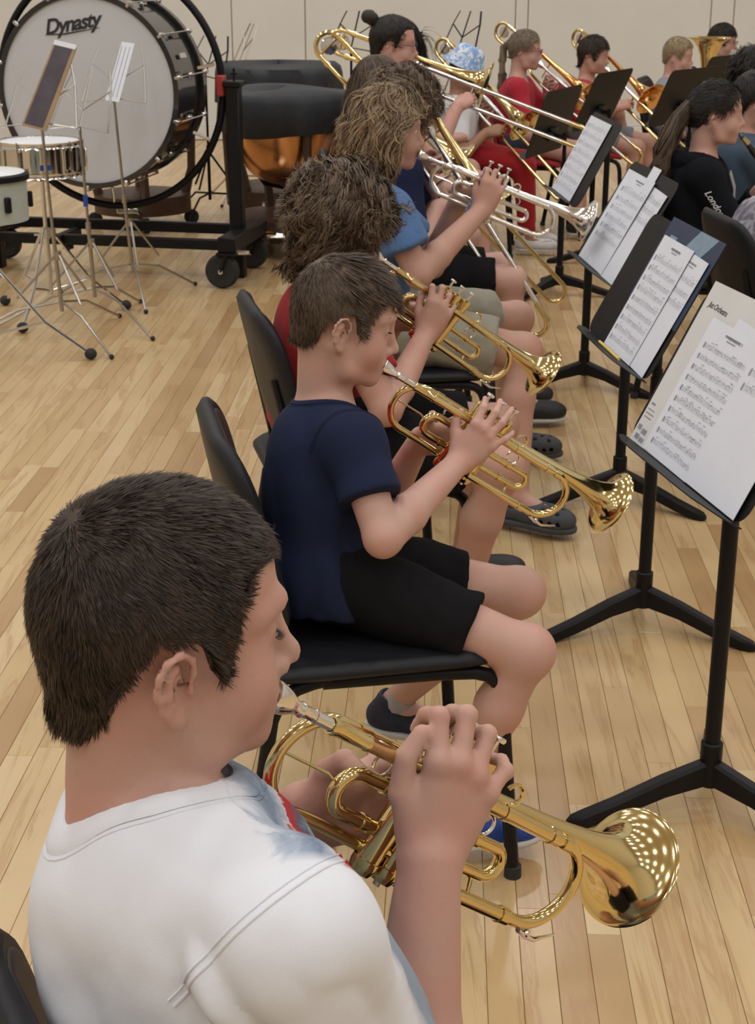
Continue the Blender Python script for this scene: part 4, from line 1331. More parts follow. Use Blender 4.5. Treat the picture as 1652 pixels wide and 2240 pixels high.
def strands(cap_V, cap_Q, H, n, length, width, seed=1, flow='crown', whorl=(-.062, 0, .088), lift=0.35, jitter=0.25, curl=0.0, cfreq=60.0, lock=35.0,
            gravity=0.0, K=4, inset=0.002, region=None, avoid=True, lvar=0.35, spread_lock=1.0, pjit=0.35, facing=0.6, clear=None):
    rng = np.random.default_rng(seed)
    A = cap_V[cap_Q[:, 0]]; B = cap_V[cap_Q[:, 1]]; Cc = cap_V[cap_Q[:, 2]]; Dd = cap_V[cap_Q[:, 3]]
    nr = np.cross(Cc - A, Dd - B)
    ar = np.linalg.norm(nr, axis=1)
    ctr = (A + B + Cc + Dd) / 4
    q = H.local(ctr)
    out = (q - np.array([0, 0, .02]))
    out = out / np.array([.010, .0062, .0072])
    out /= np.linalg.norm(out, axis=1, keepdims=True)
    ok = ((nr / (ar[:, None] + 1e-15)) @ H.R * out).sum(1) > facing
    ke = (q - np.array([.003, 0, .02])) / np.array([.093, .074, .090])
    ok &= (ke * ke).sum(1) > .80
    if region is not None: ok &= region(q)
    ar = ar * ok
    idx = rng.choice(len(cap_Q), n, p=ar / ar.sum())
    w = rng.random((n, 2))
    P = A[idx] + (B[idx] - A[idx]) * w[:, :1] + (Dd[idx] - A[idx]) * w[:, 1:]
    N = nr[idx] / (ar[idx][:, None] + 1e-12)
    hs = H.hs
    ql = H.local(P)
    up = np.array([0, 0, 1.0])
    if flow == 'crown':
        wl = H.p(*whorl)
        Fd = P - wl
    elif flow == 'back':
        Fd = np.tile(-(H.R[:, 0]) - 0.25 * H.R[:, 2], (n, 1))
    else:
        Fd = flow(P)
    lk = np.stack([noise3(ql * lock + s * 7.3) for s in (1, 2, 3)], 1)
    Fd = Fd / (np.linalg.norm(Fd, axis=1, keepdims=True) + 1e-9)
    Fd = Fd + lk * 0.55 * spread_lock
    Fd = Fd - N * (Fd * N).sum(1, keepdims=True)
    Fd = Fd / (np.linalg.norm(Fd, axis=1, keepdims=True) + 1e-9)
    L = length * (1 - lvar + 2 * lvar * rng.random(n)) * hs
    d = Fd + N * lift + rng.normal(0, jitter, (n, 3))
    d /= np.linalg.norm(d, axis=1, keepdims=True)
    ph = noise3(ql * lock * 0.8 + 31) * 9 + rng.normal(0, pjit, n)
    pts = [P - N * inset]
    cur = P - N * inset
    side = np.cross(d, N); side /= (np.linalg.norm(side, axis=1, keepdims=True) + 1e-9)
    for k in range(1, K):
        st = (L / (K - 1))[:, None]
        d = d + Fd * 0.25 * (1 - gravity) - up * gravity * 0.55
        d /= np.linalg.norm(d, axis=1, keepdims=True)
        cur = cur + d * st
        if avoid:
            ql2 = H.local(cur) - np.array([0.004, 0, .018])
            rr = np.array([.103, .083, .098])
            kk = np.sqrt(((ql2 / rr) ** 2).sum(1))
            m = kk < 1.0
            if m.any():
                ql2[m] = ql2[m] / kk[m][:, None]
                cur[m] = H.c + ((ql2[m] + np.array([0.004, 0, .018])) * hs) @ H.R.T
        if clear is not None:
            ql3 = H.local(cur)
            lim = np.clip(clear + np.maximum(ql3[:, 2] - .01, 0) * 1.4, None, .2)
            m = ql3[:, 0] > lim
            if m.any():
                ql3[m, 0] = lim[m]
                cur[m] = H.c + (ql3[m] * hs) @ H.R.T
        s_ = L * k / (K - 1)
        ampl = curl * min(1.0, k / 2.0)
        o = side * (np.sin(s_ * cfreq + ph) * ampl)[:, None] + N * (np.cos(s_ * cfreq + ph) * ampl * 0.8)[:, None]
        pts.append(cur + o)
    PT = np.stack(pts, 1)
    ww = width * np.array([1.0] + [1.0] * (K - 2) + [0.25])
    tang = np.gradient(PT, axis=1)
    ctr_out = PT - H.c
    sd = np.cross(tang, ctr_out)
    sd /= (np.linalg.norm(sd, axis=2, keepdims=True) + 1e-9)
    sd += rng.normal(0, 0.25, (n, 1, 3))
    Va = PT + sd * ww[None, :, None] * 0.5
    Vb = PT - sd * ww[None, :, None] * 0.5
    V = np.stack([Va, Vb], 2).reshape(-1, 3)
    base = (np.arange(n) * K * 2)[:, None]
    Q = []
    for k in range(K - 1):
        Q.append(base + np.array([2 * k, 2 * k + 1, 2 * k + 3, 2 * k + 2]))
    Q = np.concatenate(Q, 0)
    return V, Q

def hair_cap(H, poly, thick, lump=(0.0, 30), extra=None, h=0.004, shrink=0.0, width_y=1.0):
    f = Field()
    k = H.hs
    t = thick
    f.ell(H.p(.003, 0, .036), (np.array((.092, .076 * width_y, .078)) + t) * k, H.R, 0)
    f.ell(H.p(-.038, 0, -.005), (np.array((.050, .058, .062)) + t * 0.8) * k, H.R, .03 * k)
    f.ell(H.p(.03, 0, -.01), (np.array((.045, .0655, .06)) + t * 0.5) * k, H.R, .02 * k)
    f.cap(H.p(-.035, 0, -.05), H.p(-.045, 0, -.10), .047 * k, .043 * k, .02 * k)
    if extra: extra(f, H)
    if lump[0] > 0:
        a, fr = lump
        f.disp(lambda P: a * (noise3(H.local(P) * fr) + 0.5 * noise3(H.local(P) * fr * 2.3 + 5)), 0.05)
    pl = [(x * k, z * k) for x, z in poly]
    def reg(P):
        q = H.local(P) * k
        return poly_sdf(q[:, 0], q[:, 2], pl)
    f.op(reg, H.c, 1e3, .010 * k, 'i')
    m = 0.26 * k
    return polygonise(f, H.c - m, H.c + m, h, 0)

# side-view hairlines (x forward, z up, origin at the eye line)
POLY_SHORT = [(.094, .058), (.070, .052), (.052, .030), (.046, .004), (.042, -.016), (.030, -.022), (.020, -.006), (.010, .006), (-.012, .010), (-.026, -.004), (-.032, -.030), (-.042, -.060), (-.060, -.082), (-.13, -.085), (-.14, .16), (.15, .16), (.15, .064)]
POLY_BUZZ = [(.10, .062), (.074, .060), (.058, .036), (.050, .006), (.040, -.020), (.024, -.018), (.016, .002), (-.004, .012), (-.024, .0), (-.034, -.030), (-.046, -.055), (-.062, -.068), (-.13, -.07), (-.14, .16), (.15, .16), (.15, .07)]
POLY_MOP = [(.112, .020), (.090, .022), (.072, .016), (.060, -.012), (.050, -.040), (.030, -.060), (.0, -.072), (-.03, -.090), (-.060, -.105), (-.16, -.11), (-.18, .2), (.17, .2), (.17, .02)]
POLY_PULLED = [(.094, .060), (.072, .050), (.056, .028), (.044, .010), (.024, -.004), (.012, .006), (-.012, .008), (-.026, -.008), (-.034, -.036), (-.05, -.06), (-.13, -.065), (-.14, .16), (.15, .16), (.15, .066)]

def trim(poly, dx):
    return [(x - dx if .02 < x < .12 else x, z) for x, z in poly]

def merge(*vq):
    V = []; Q = []; o = 0
    for v, q in vq:
        V.append(v); Q.append(q + o); o += len(v)
    return np.concatenate(V), np.concatenate(Q)

def hair_object(parent, base, mat, vq, name='hair'):
    V, Q = vq
    me = np_mesh(name, V - base, Q, mat)
    o = bpy.data.objects.new(name, me); COL.objects.link(o); o.parent = parent
    return o

class Person:
    """seated figure; skeleton in world coordinates"""
    def __init__(s, label, skin, hip, heading, head, hyaw=None, hpitch=0.25, hroll=0.0, hs=0.95, bs=0.8, h=0.006, detail=1, group=None, shoulder_fwd=0.02, shw=0.165,
                 eye_open=0.5, puff=0.0, slim=1.0, lean_neck=0.0, neck_r=0.047, shd=0.032, neck_up=0.0):
        s.label, s.skin, s.hip, s.hd, s.hs, s.bs, s.h, s.detail, s.group = label, skin, np.asarray(hip, float), heading, hs, bs, h, detail, group
        s.H = Head(head, heading if hyaw is None else hyaw, hpitch, hroll, hs)
        s.fwd = rotz(heading) @ V3(1, 0, 0); s.left = rotz(heading) @ V3(0, 1, 0)
        s.nb = s.H.c + V3(0, 0, -0.190 * hs + neck_up) - (rotz(heading) @ V3(1, 0, 0)) * (0.030 + lean_neck)
        s.up = nrm(s.nb - s.hip)
        s.tf = nrm(s.fwd - s.up * (s.fwd @ s.up)); s.tl = np.cross(s.up, s.tf)
        s.TR = np.stack([s.tf, s.tl, s.up], 1)
        s.tlen = np.linalg.norm(s.nb - s.hip)
        s.sh = {}
        for k, sg in (('r', -1), ('l', 1)):
            s.sh[k] = s.T(shoulder_fwd, sg * shw * bs, 1.0) - s.up * shd
        s.eye_open, s.puff, s.slim, s.neck_r = eye_open, puff, slim, neck_r
        s.arms = {}; s.hands = {}; s.legs = {}
        s.l1, s.l2 = 0.315 * bs, 0.265 * bs
        s.extra_hands = []
    def T(s, x, y, t):
        return s.hip + s.up * (t * s.tlen) + s.tf * x + s.tl * y
    def arm(s, k, wrist, pole=None, elbow=None, hand=None):
        if pole is None: pole = V3(0, 0, -1) + (s.tl if k == 'l' else -s.tl) * 0.45
        wrist = np.asarray(wrist, float)
        d = wrist - s.sh[k]; L = np.linalg.norm(d); mx = (s.l1 + s.l2) * 0.985
        l1, l2 = s.l1, s.l2
        if L > mx: l1 *= L / mx; l2 *= L / mx
        e = ik(s.sh[k], wrist, l1, l2, pole) if elbow is None else np.asarray(elbow, float)
        s.arms[k] = (s.sh[k], e, wrist)
        s.hands[k] = hand
    def leg(s, k, knee, ankle, toe, hipw=0.085):
        sg = -1 if k == 'r' else 1
        s.legs[k] = (s.hip + s.tl * sg * hipw * s.bs + s.fwd * 0.03 - V3(0, 0, .0), np.asarray(knee, float), np.asarray(ankle, float), nrm(np.asarray(toe, float)))
    def build(s, leg_r=1.0):
        bs, f = s.bs, Field()
        add_head(f, s.H, s.detail, s.eye_open, s.puff, s.slim)
        nk = s.hs
        f.cap(s.H.p(-.022, 0, -.045), s.nb + s.up * .0, s.neck_r * nk, (s.neck_r + .006) * nk, .022)
        for t, r in ((.05, (.10, .14, .10)), (.35, (.095, .122, .15)), (.66, (.105, .138, .15)), (.88, (.072, .115, .065))):
            f.ell(s.T(0.0, 0, t), np.array(r) * bs, s.TR, .04)
        for k in 'rl':
            f.cap(s.T(0, (-.05 if k == 'r' else .05) * bs, .955), s.sh[k], .042 * bs, .046 * bs, .03)
            f.cap(s.nb + s.up * .02, s.sh[k] + s.up * .008, .026 * bs, .030 * bs, .04)
            if k in s.arms:
                S, E, Wr = s.arms[k]
                f.cap(S, E, .050 * bs, .040 * bs, .02)
                m = E + (Wr - E) * .30
                f.cap(E, m, .041 * bs, .043 * bs, .012)
                f.cap(m, Wr, .043 * bs, .0285 * bs, .012)
                if s.hands.get(k) is not None: s.hands[k].add(f, s.detail)
                else: f.ell(Wr + nrm(Wr - E) * .05 * bs, np.array((.05, .03, .045)) * bs, frame_z(Wr - E), .02)
            if k in s.legs:
                h_, K, A, toe = s.legs[k]
                q = leg_r
                f.cap(h_, K, .082 * bs * q, .056 * bs * q, .03)
                f.sph(K + V3(0, 0, .004), .058 * bs * q, .02)
                m = K + (A - K) * .32 - s.fwd * .014 * bs
                f.cap(K, m, .050 * bs * q, .054 * bs * q, .02)
                f.cap(m, A, .053 * bs * q, .035 * bs * q, .02)
                f.cap(A + V3(0, 0, -.01), A + toe * .13 * bs + V3(0, 0, -.055 * bs), .036 * bs, .026 * bs, .015)
        pts = [s.H.c, s.hip] + [p for v in s.arms.values() for p in v] + [p for v in s.legs.values() for p in v[:3]]
        for hd in s.hands.values():
            if hd is not None: pts += [P[-1] for P, r in hd.fingers] + [P[1] for P, r in hd.fingers] + hd.thumb
        pts = np.array(pts)
        lo, hi = pts.min(0) - 0.2, pts.max(0) + 0.2
        lo[2] = max(lo[2], 0.0)
        s.lo, s.hi = lo, hi
        s.base = np.array([s.hip[0], s.hip[1], 0.0])
        s.f = f
        s.obj = sdf_object('person', f, lo, hi, s.h, s.skin, None, s.base)
        tag(s.obj, s.label, 'person', s.group)
        s.eyes()
        return s
    def eyes(s):
        if s.detail < 1 or s.eye_open <= 0: return
        for sg in (-1, 1):
            c = s.H.p(.0785, sg * .031, -.0015)
            e = MB().ball(c - s.base, .0118 * s.hs, 16, 10).build('eye', M['eye_white'], s.obj)
            MB().ball(s.H.p(.0785 + .0064, sg * .0308, -.0030) - s.base, .0064 * s.hs, 12, 8).build('iris', M['iris'], e)
    # ---- clothing
    def shirt(s, mat, sleeve=0.62, name='t_shirt', loose=0.0, hem=-0.06, fold=0.004, h=None, long=False, neck=0.066, t=None, seed=0.0, seam=False, vneck=0.0, belly=0.0, collar=0.0, tilt=0.38):
        bs = s.bs; h = h or s.h
        f = Field()
        for tt, r, dx in ((.02, (.118, .160, .10), 0.0), (.30, (.118 + belly, .148 + belly * .6, .17), belly * .5), (.64, (.126, .160, .165), 0.0), (.86, (.084, .138, .078), 0.0)):
            f.ell(s.T(dx, 0, tt), (np.array(r) + loose) * bs, s.TR, .05)
        if hem < -.1: f.ell(s.T(.030, 0, -.10), np.array((.150, .186, .14)) * bs, s.TR, .05)
        f.cut(s.T(0, 0, hem), -s.up, .006)
        for k in 'rl':
            f.cap(s.T(0, (-.05 if k == 'r' else .05) * bs, .945), s.sh[k] - s.up * .004, .052 * bs, .060 * bs, .03)
            f.cap(s.nb - s.up * .012, s.sh[k] + s.up * .004, .034 * bs, .042 * bs, .04)
            S, E, Wr = s.arms[k]
            sl = Field()
            if long:
                sl.cap(S, E, .070 * bs, .060 * bs, .02); sl.cap(E, E + (Wr - E) * .9, .060 * bs, .047 * bs, .02)
                cp, cn = E + (Wr - E) * .9, Wr - E
            else:
                e2 = S + (E - S) * (sleeve + .12)
                sl.cap(S, e2, (.064 + loose * .5) * bs, (.070 + loose) * bs, .02)
                cp, cn = S + (E - S) * sleeve, E - S
            sl.cut(cp, cn, .004)
            f.op(sl, (S + Wr) / 2, np.linalg.norm(Wr - S) / 2 + .12 if long else np.linalg.norm(E - S), .035, 'u')
        nb = s.nb
        ndir = nrm(s.H.p(-.02, 0, -.05) - nb)
        ndir = nrm(ndir + s.fwd * tilt)
        na, nbb = nb - ndir * .03 + s.fwd * .010, nb + ndir * .13
        f.cap(na, nbb, neck * s.hs - .006, neck * s.hs, .006, 's')
        if vneck: f.cap(nb + s.tf * .06 - s.up * vneck, nbb + s.tf * .05, .012, .05, .02, 's')
        pre = Field(); pre.ops = [o for o in f.ops if o[4] != 's' or o[2] > 100]; pre.solid = list(f.solid)
        nd = nbb - na; nl = float(nd @ nd)
        def wr(P):
            q = (P - s.base) @ np.array(s.TR)
            q2 = q + .03 * np.stack([noise3(q * 8 + seed + 3), noise3(q * 8 + seed + 17), noise3(q * 8 + seed + 29)], 1)
            w = noise3(q2 * np.array([8, 8, 5]) + seed) + 0.9 * (1 - np.abs(noise3(q2 * np.array([17, 17, 5]) + seed + 9)) * 2.2) + .10 * noise3(q * 48 + seed)
            t_ = np.clip((P - na) @ nd / nl, 0, 1)
            qq = P - na - t_[:, None] * nd
            r = np.sqrt((qq * qq).sum(1)) - neck * s.hs
            d = w * fold * np.clip(r / .06, .12, 1)
            if seam:
                pass
            return d
        f.disp(wr, .06)
        pre.disp(wr, .06)
        f.shell(t or h * 1.9)
        so = sdf_object(name, f, s.lo, s.hi, h, mat, s.obj, s.base, 0, 1.55 if seam else 1.25)
        if collar:
            Fr = frame_z(nd); ax = nrm(nd); pts = []
            for a in np.linspace(0, 2 * math.pi, 49)[:-1]:
                rad = neck * s.hs + .0065
                hs_ = np.linspace(.10, -.06, 161)
                L = na + ax * .03 + Fr[:, 0] * rad * math.cos(a) + Fr[:, 1] * rad * math.sin(a) + hs_[:, None] * ax
                d = pre(L)
                i = np.nonzero(d < 0)[0]
                pts.append(L[i[0]] if len(i) else L[-1])
            pts = np.array(pts)
            for _ in range(2): pts = (np.roll(pts, 1, 0) + 2 * pts + np.roll(pts, -1, 0)) / 4
            s.band(so, 'collar', mat, pre, pts, collar, .0034, True, ax)
            s.band(so, 'collar_stitch', mat, pre, pts, .0011, .0011, True, ax, collar + .003)
        if seam:
            for k in 'rl':
                S, E, Wr = s.arms[k]
                n = nrm(nrm(E - S) * .7 + (s.tl if k == 'l' else -s.tl) * 0.8)
                c = S - n * .012
                u = nrm(s.up - n * (s.up @ n)); v = np.cross(n, u)
                run = []
                for a in np.linspace(-2.0, 2.0, 61):
                    L = c + (u * math.cos(a) + v * math.sin(a)) * np.linspace(.02, .13, 111)[:, None]
                    d = pre(L)
                    i = np.nonzero(d > 0)[0]
                    if len(i): run.append(L[i[0]])
                if len(run) > 8:
                    run = np.array(run)
                    s.band(so, 'sleeve_seam', mat, pre, run, .0015, .0013, False, n)
                    s.band(so, 'sleeve_seam', mat, pre, run - n * .006, .0010, .0010, False, n)
        return so
    def band(s, parent, name, mat, f, pts, wid, thick, closed, side, shift=0.0):
        """flat ribbon lying on a cloth surface along pts"""
        e = .004
        G = np.stack([f(pts + np.eye(3)[i] * e) - f(pts - np.eye(3)[i] * e) for i in range(3)], 1)
        G /= (np.linalg.norm(G, axis=1, keepdims=True) + 1e-9)
        K = len(pts); n = 10
        T = np.roll(pts, -1, 0) - np.roll(pts, 1, 0)
        if not closed: T[0] = pts[1] - pts[0]; T[-1] = pts[-1] - pts[-2]
        T /= (np.linalg.norm(T, axis=1, keepdims=True) + 1e-9)
        Cr = np.cross(T, G); Cr /= (np.linalg.norm(Cr, axis=1, keepdims=True) + 1e-9)
        ctr = pts.mean(0)
        Cr *= np.sign(((pts - ctr) * Cr).sum(1, keepdims=True) + 1e-9)
        p0 = pts + Cr * shift
        for _ in range(2): p0 = p0 - G * f(p0)[:, None]
        V = []; F = []
        for i in range(K):
            for j in range(n):
                a = 2 * math.pi * j / n
                V.append(p0[i] + Cr[i] * wid * math.cos(a) + G[i] * thick * math.sin(a) - s.base)
        for i in range(K if closed else K - 1):
            for j in range(n):
                k = (i + 1) % K
                F.append((i * n + j, i * n + (j + 1) % n, k * n + (j + 1) % n, k * n + j))
        m = MB().add(V, F); m.fix = True
        return m.build(name, mat, parent, 80)
    def shorts(s, mat, frac=0.72, name='shorts', h=None, fold=0.004, loose=0.0, long=False, seed=3.0):
        bs = s.bs; h = h or s.h
        f = Field()
        f.ell(s.T(0, 0, .03), np.array((.112, .152, .115)) * bs, s.TR, .04)
        f.cut(s.T(0, 0, .20), s.up, .006)
        for k in s.legs:
            h_, K, A, toe = s.legs[k]
            g = Field()
            if long:
                g.cap(h_, K, (.096 + loose) * bs, (.072 + loose) * bs, .02)
                e = K + (A - K) * .92
                g.cap(K, e, (.070 + loose) * bs, (.056 + loose) * bs, .03)
                g.cut(e, A - K, .004)
            else:
                e = h_ + (K - h_) * (frac + .12)
                g.cap(h_, e, (.097 + loose) * bs, (.082 + loose) * bs, .02)
                g.cut(h_ + (K - h_) * frac, K - h_, .004)
            f.op(g, (h_ + K + A) / 3, .55, .03, 'u')
        f.disp(lambda P: fold * (noise3((P - s.base) * np.array([16, 16, 16]) + seed) + .5 * noise3((P - s.base) * 38 + seed)), .05)
        if not long: f.shell(h * 1.9)
        return sdf_object(name, f, s.lo, s.hi, h, mat, s.obj, s.base, 0, 1.15)
    def shoes(s, mat, sole, h=0.006, name='shoe', keys='rl', chunky=1.0, clog=None, sock=None):
        for k in keys:
            if k not in s.legs: continue
            h_, K, A, toe = s.legs[k]
            b = s.bs
            t = nrm(V3(toe[0], toe[1], 0)); l = np.cross((0, 0, 1), t)
            R = np.stack([t, l, V3(0, 0, 1)], 1)
            o = V3(A[0], A[1], max(A[2] - .09 * b, 0.0))
            P = lambda x, y, z: o + R @ (V3(x, y, z) * b)
            f = Field()
            f.ell(P(.075, 0, .040), np.array((.12, .045 * chunky, .042)) * b, R, .02)
            f.ell(P(.135, 0, .034), np.array((.062, .047 * chunky, .034)) * b, R, .02)
            f.ell(P(-.03, 0, .045), np.array((.050, .038 * chunky, .048)) * b, R, .02)
            if clog is None:
                f.cap(P(.0, 0, .05), P(-.008, 0, .095), .040 * b, .040 * b, .02)
                f.cap(P(.0, 0, .09), P(-.004, 0, .15), .031 * b, .034 * b, .006, 's')
            else:
                f.cap(P(-.012, 0, .075), P(-.004, 0, .15), .036 * b, .040 * b, .012, 's')
                for (x, y) in ((.10, -.03), (.125, -.012), (.10, .0), (.15, -.03), (.125, .018), (.155, 0), (.1, .03), (.15, .03)):
                    f.cap(P(x, y, .0), P(x, y, .2), .0068 * b, .0068 * b, .001, 's')
                for (x) in (.075, .105, .135, .16):
                    f.cap(P(x, -.12, .034), P(x, .12, .034), .0075 * b, .0075 * b, .001, 's')
            f.cut(P(0, 0, .016), (0, 0, -1), .002)
            lo, hi = o - .24 * b, o + .24 * b
            so = sdf_object(name, f, lo, hi, h, mat, s.obj, s.base, 0)
            g = Field()
            g.ell(P(.12, 0, .012), np.array((.085, .049 * chunky, .05)) * b, R, .02)
            g.ell(P(-.02, 0, .012), np.array((.065, .041 * chunky, .05)) * b, R, .05)
            g.cap(P(-.02, 0, .012), P(.12, 0, .012), .038 * b, .040 * b, .02)
            g.cut(P(0, 0, .020), (0, 0, 1), .003)
            g.cut(P(0, 0, .0005), (0, 0, -1), .003)
            sdf_object('sole', g, lo, hi, h, sole, so, s.base, 0)
            if sock is not None:
                c = A + nrm(K - A) * .035
                MB().tube([A - s.base - V3(0, 0, .01), c - s.base], [.040 * b, .039 * b], 14, cap=False).build('sock', sock, s.obj)
    def glasses(s, mat, sz=1.0):
        g = MB()
        for sg in (-1, 1):
            pts = [s.H.p(.110 - abs(math.cos(a)) * .004 * 0, sg * .032 + .019 * math.cos(a), -.002 + .0135 * math.sin(a)) - s.base for a in np.linspace(0, 2 * math.pi, 17)[:-1]]
            g.tube(pts, .0016 * s.hs * sz, 6, closed=True)
            g.tube([s.H.p(.109, sg * .052, .002) - s.base, s.H.p(.06, sg * .072, .0) - s.base, s.H.p(.0, sg * .080, -.004) - s.base], .0016 * s.hs * sz, 6)
        g.tube([s.H.p(.110, .013, 0) - s.base, s.H.p(.113, 0, .003) - s.base, s.H.p(.110, -.013, 0) - s.base], .0016 * s.hs * sz, 6)
        fr = g.build('glasses', mat, s.obj)
        for sg in (-1, 1):
            ring = [(s.H.p(.110, sg * .032 + .0185 * math.cos(a), -.002 + .013 * math.sin(a)) - s.base) for a in np.linspace(0, 2 * math.pi, 17)[:-1]]
            back = [q - s.H.R[:, 0] * .0012 for q in ring]
            n = len(ring)
            MB().add(ring + back, [tuple(range(n)), tuple(range(n, 2 * n))[::-1]] + [(i, n + i, n + (i + 1) % n, (i + 1) % n) for i in range(n)]).build('lens', M['glass'], fr)
        return fr
    def brows(s, mat):
        for sg in (-1, 1):
            q = [s.H.p(*c) - s.base for c in ((.1005, sg * .011, .0215), (.0985, sg * .022, .0258), (.0925, sg * .034, .0275), (.0810, sg * .046, .0235), (.0745, sg * .052, .0195))]
            MB().tube(q, [.0016, .0032, .0034, .0026, .0008], 8).build('eyebrow', mat, s.obj)
    def lashes(s, mat, n=15):
        for sg in (-1, 1):
            m = MB()
            for i in range(n):
                a = -0.9 + 1.8 * i / (n - 1)
                r = .0136
                p0 = s.H.p(.0785 + r * math.cos(a) * .97, sg * .0312 + r * math.sin(a), -.0035)
                d = s.H.R @ V3(math.cos(a), math.sin(a), -.35)
                p1 = p0 + d * .0035 * s.hs; p2 = p1 + (s.H.R @ V3(math.cos(a) * .8, math.sin(a), .15)) * .0035 * s.hs
                m.tube([p0 - s.base, p1 - s.base, p2 - s.base], [.0005, .0004, .0001], 4)
            tag(m.build('eyelashes', mat, s.obj), kind='stuff')
# ------------------------------------------------------------------ shared looks
M['skin1'] = mat_skin('skin_fair_tan', (0.525, 0.322, 0.258))
M['skin2'] = mat_skin('skin_fair', (0.565, 0.352, 0.285))
M['skin3'] = mat_skin('skin_light_tan', (0.50, 0.30, 0.230), sss=0.0)
M['skin4'] = mat_skin('skin_rosy', (0.57, 0.34, 0.28), sss=0.0)
M['skin5'] = mat_skin('skin_brown', (0.36, 0.20, 0.125), sss=0.0)
M['hair_dark'] = mat_hair('dark_brown_hair', (0.013, 0.0080, 0.0052), (0.062, 0.040, 0.027))
M['hair_brown'] = mat_hair('brown_hair', (0.030, 0.019, 0.0120), (0.130, 0.088, 0.058))
M['hair_mid'] = mat_hair('wavy_brown_hair', (0.034, 0.021, 0.013), (0.185, 0.126, 0.080))
M['hair_fair'] = mat_hair('dark_blond_hair', (0.060, 0.036, 0.019), (0.36, 0.255, 0.145))
M['hair_blond'] = mat_hair('sandy_blond_hair', (0.17, 0.12, 0.065), (0.40, 0.30, 0.175))
M['hair_black'] = mat_hair('black_hair', (0.008, 0.0065, 0.006), (0.032, 0.026, 0.022))
M['hair_ash'] = mat_hair('ash_blond_hair', (0.10, 0.075, 0.050), (0.26, 0.20, 0.14))

def mat_print_tee(name, base, heading, x0, cols, noise=26.0, zr=None, yl=None, band=0.0):
    """cotton shirt with a printed front: the print covers the chest, ahead of x0 along the heading"""
    m, nt, b = _new(name)
    co = nt.nodes.new('ShaderNodeTexCoord').outputs['Object']
    mp = nt.nodes.new('ShaderNodeMapping'); mp.vector_type = 'TEXTURE'
    mp.inputs['Rotation'].default_value = (0, 0, heading)
    nt.links.new(co, mp.inputs['Vector'])
    sep = nt.nodes.new('ShaderNodeSeparateXYZ'); nt.links.new(mp.outputs[0], sep.inputs[0])
    n1 = _noise(nt, noise, 4, 0.65, co, 0.8)
    ad = nt.nodes.new('ShaderNodeMath'); ad.operation = 'MULTIPLY_ADD'; ad.inputs[1].default_value = 0.05
    nt.links.new(n1, ad.inputs[0]); nt.links.new(sep.outputs[0], ad.inputs[2])
    mr = nt.nodes.new('ShaderNodeMapRange'); mr.inputs[1].default_value = x0 + .02; mr.inputs[2].default_value = x0 + .03
    nt.links.new(ad.outputs[0], mr.inputs[0])
    fac = mr.outputs[0]
    if yl is not None:
        q = nt.nodes.new('ShaderNodeMapRange'); q.inputs[1].default_value = -yl; q.inputs[2].default_value = -yl + .012
        nt.links.new(sep.outputs[1], q.inputs[0])
        mu = nt.nodes.new('ShaderNodeMath'); mu.operation = 'MULTIPLY'; nt.links.new(fac, mu.inputs[0]); nt.links.new(q.outputs[0], mu.inputs[1]); fac = mu.outputs[0]
    if zr:
        for i, (z, up) in enumerate(zr):
            q = nt.nodes.new('ShaderNodeMapRange'); q.inputs[1].default_value = z; q.inputs[2].default_value = z + (.02 if up else -.02)
            nt.links.new(sep.outputs[2], q.inputs[0])
            mu = nt.nodes.new('ShaderNodeMath'); mu.operation = 'MULTIPLY'; nt.links.new(fac, mu.inputs[0]); nt.links.new(q.outputs[0], mu.inputs[1]); fac = mu.outputs[0]
    n2 = _noise(nt, noise * .55, 5, 0.7, co, 1.5)
    rp = nt.nodes.new('ShaderNodeValToRGB'); cr = rp.color_ramp
    while len(cr.elements) < len(cols): cr.elements.new(.5)
    for e, (p, c) in zip(cr.elements, cols): e.position = p; e.color = (*c, 1)
    if band:
        mb = nt.nodes.new('ShaderNodeMapRange'); mb.inputs[1].default_value = x0 + .02; mb.inputs[2].default_value = x0 + .02 + band
        nt.links.new(ad.outputs[0], mb.inputs[0])
        ma = nt.nodes.new('ShaderNodeMath'); ma.operation = 'MULTIPLY_ADD'; ma.inputs[1].default_value = .35
        sb = nt.nodes.new('ShaderNodeMath'); sb.operation = 'SUBTRACT'; sb.inputs[1].default_value = .5
        nt.links.new(n2, sb.inputs[0]); nt.links.new(sb.outputs[0], ma.inputs[0]); nt.links.new(mb.outputs[0], ma.inputs[2])
        nt.links.new(ma.outputs[0], rp.inputs[0])
    else: nt.links.new(n2, rp.inputs[0])
    nt.links.new(_mixcol(nt, fac, base, rp.outputs[0]), b.inputs['Base Color'])
    b.inputs['Roughness'].default_value = 0.9
    b.inputs['Specular IOR Level'].default_value = 0.2
    nt.links.new(_bump(nt, _noise(nt, 900.0, 2, 0.7, co), .22, 0.0012), b.inputs['Normal'])
    return m

def mat_blotch(name, c1, c2, scale, lo=.42, hi=.6, rough=.9):
    m, nt, b = _new(name)
    co = _coord(nt)
    nt.links.new(_mixcol(nt, _ramp(nt, _noise(nt, scale, 5, .65, co, 1.2), [(lo, 0.0), (hi, 1.0)]), c1, c2), b.inputs['Base Color'])
    b.inputs['Roughness'].default_value = rough
    b.inputs['Specular IOR Level'].default_value = 0.2
    return m

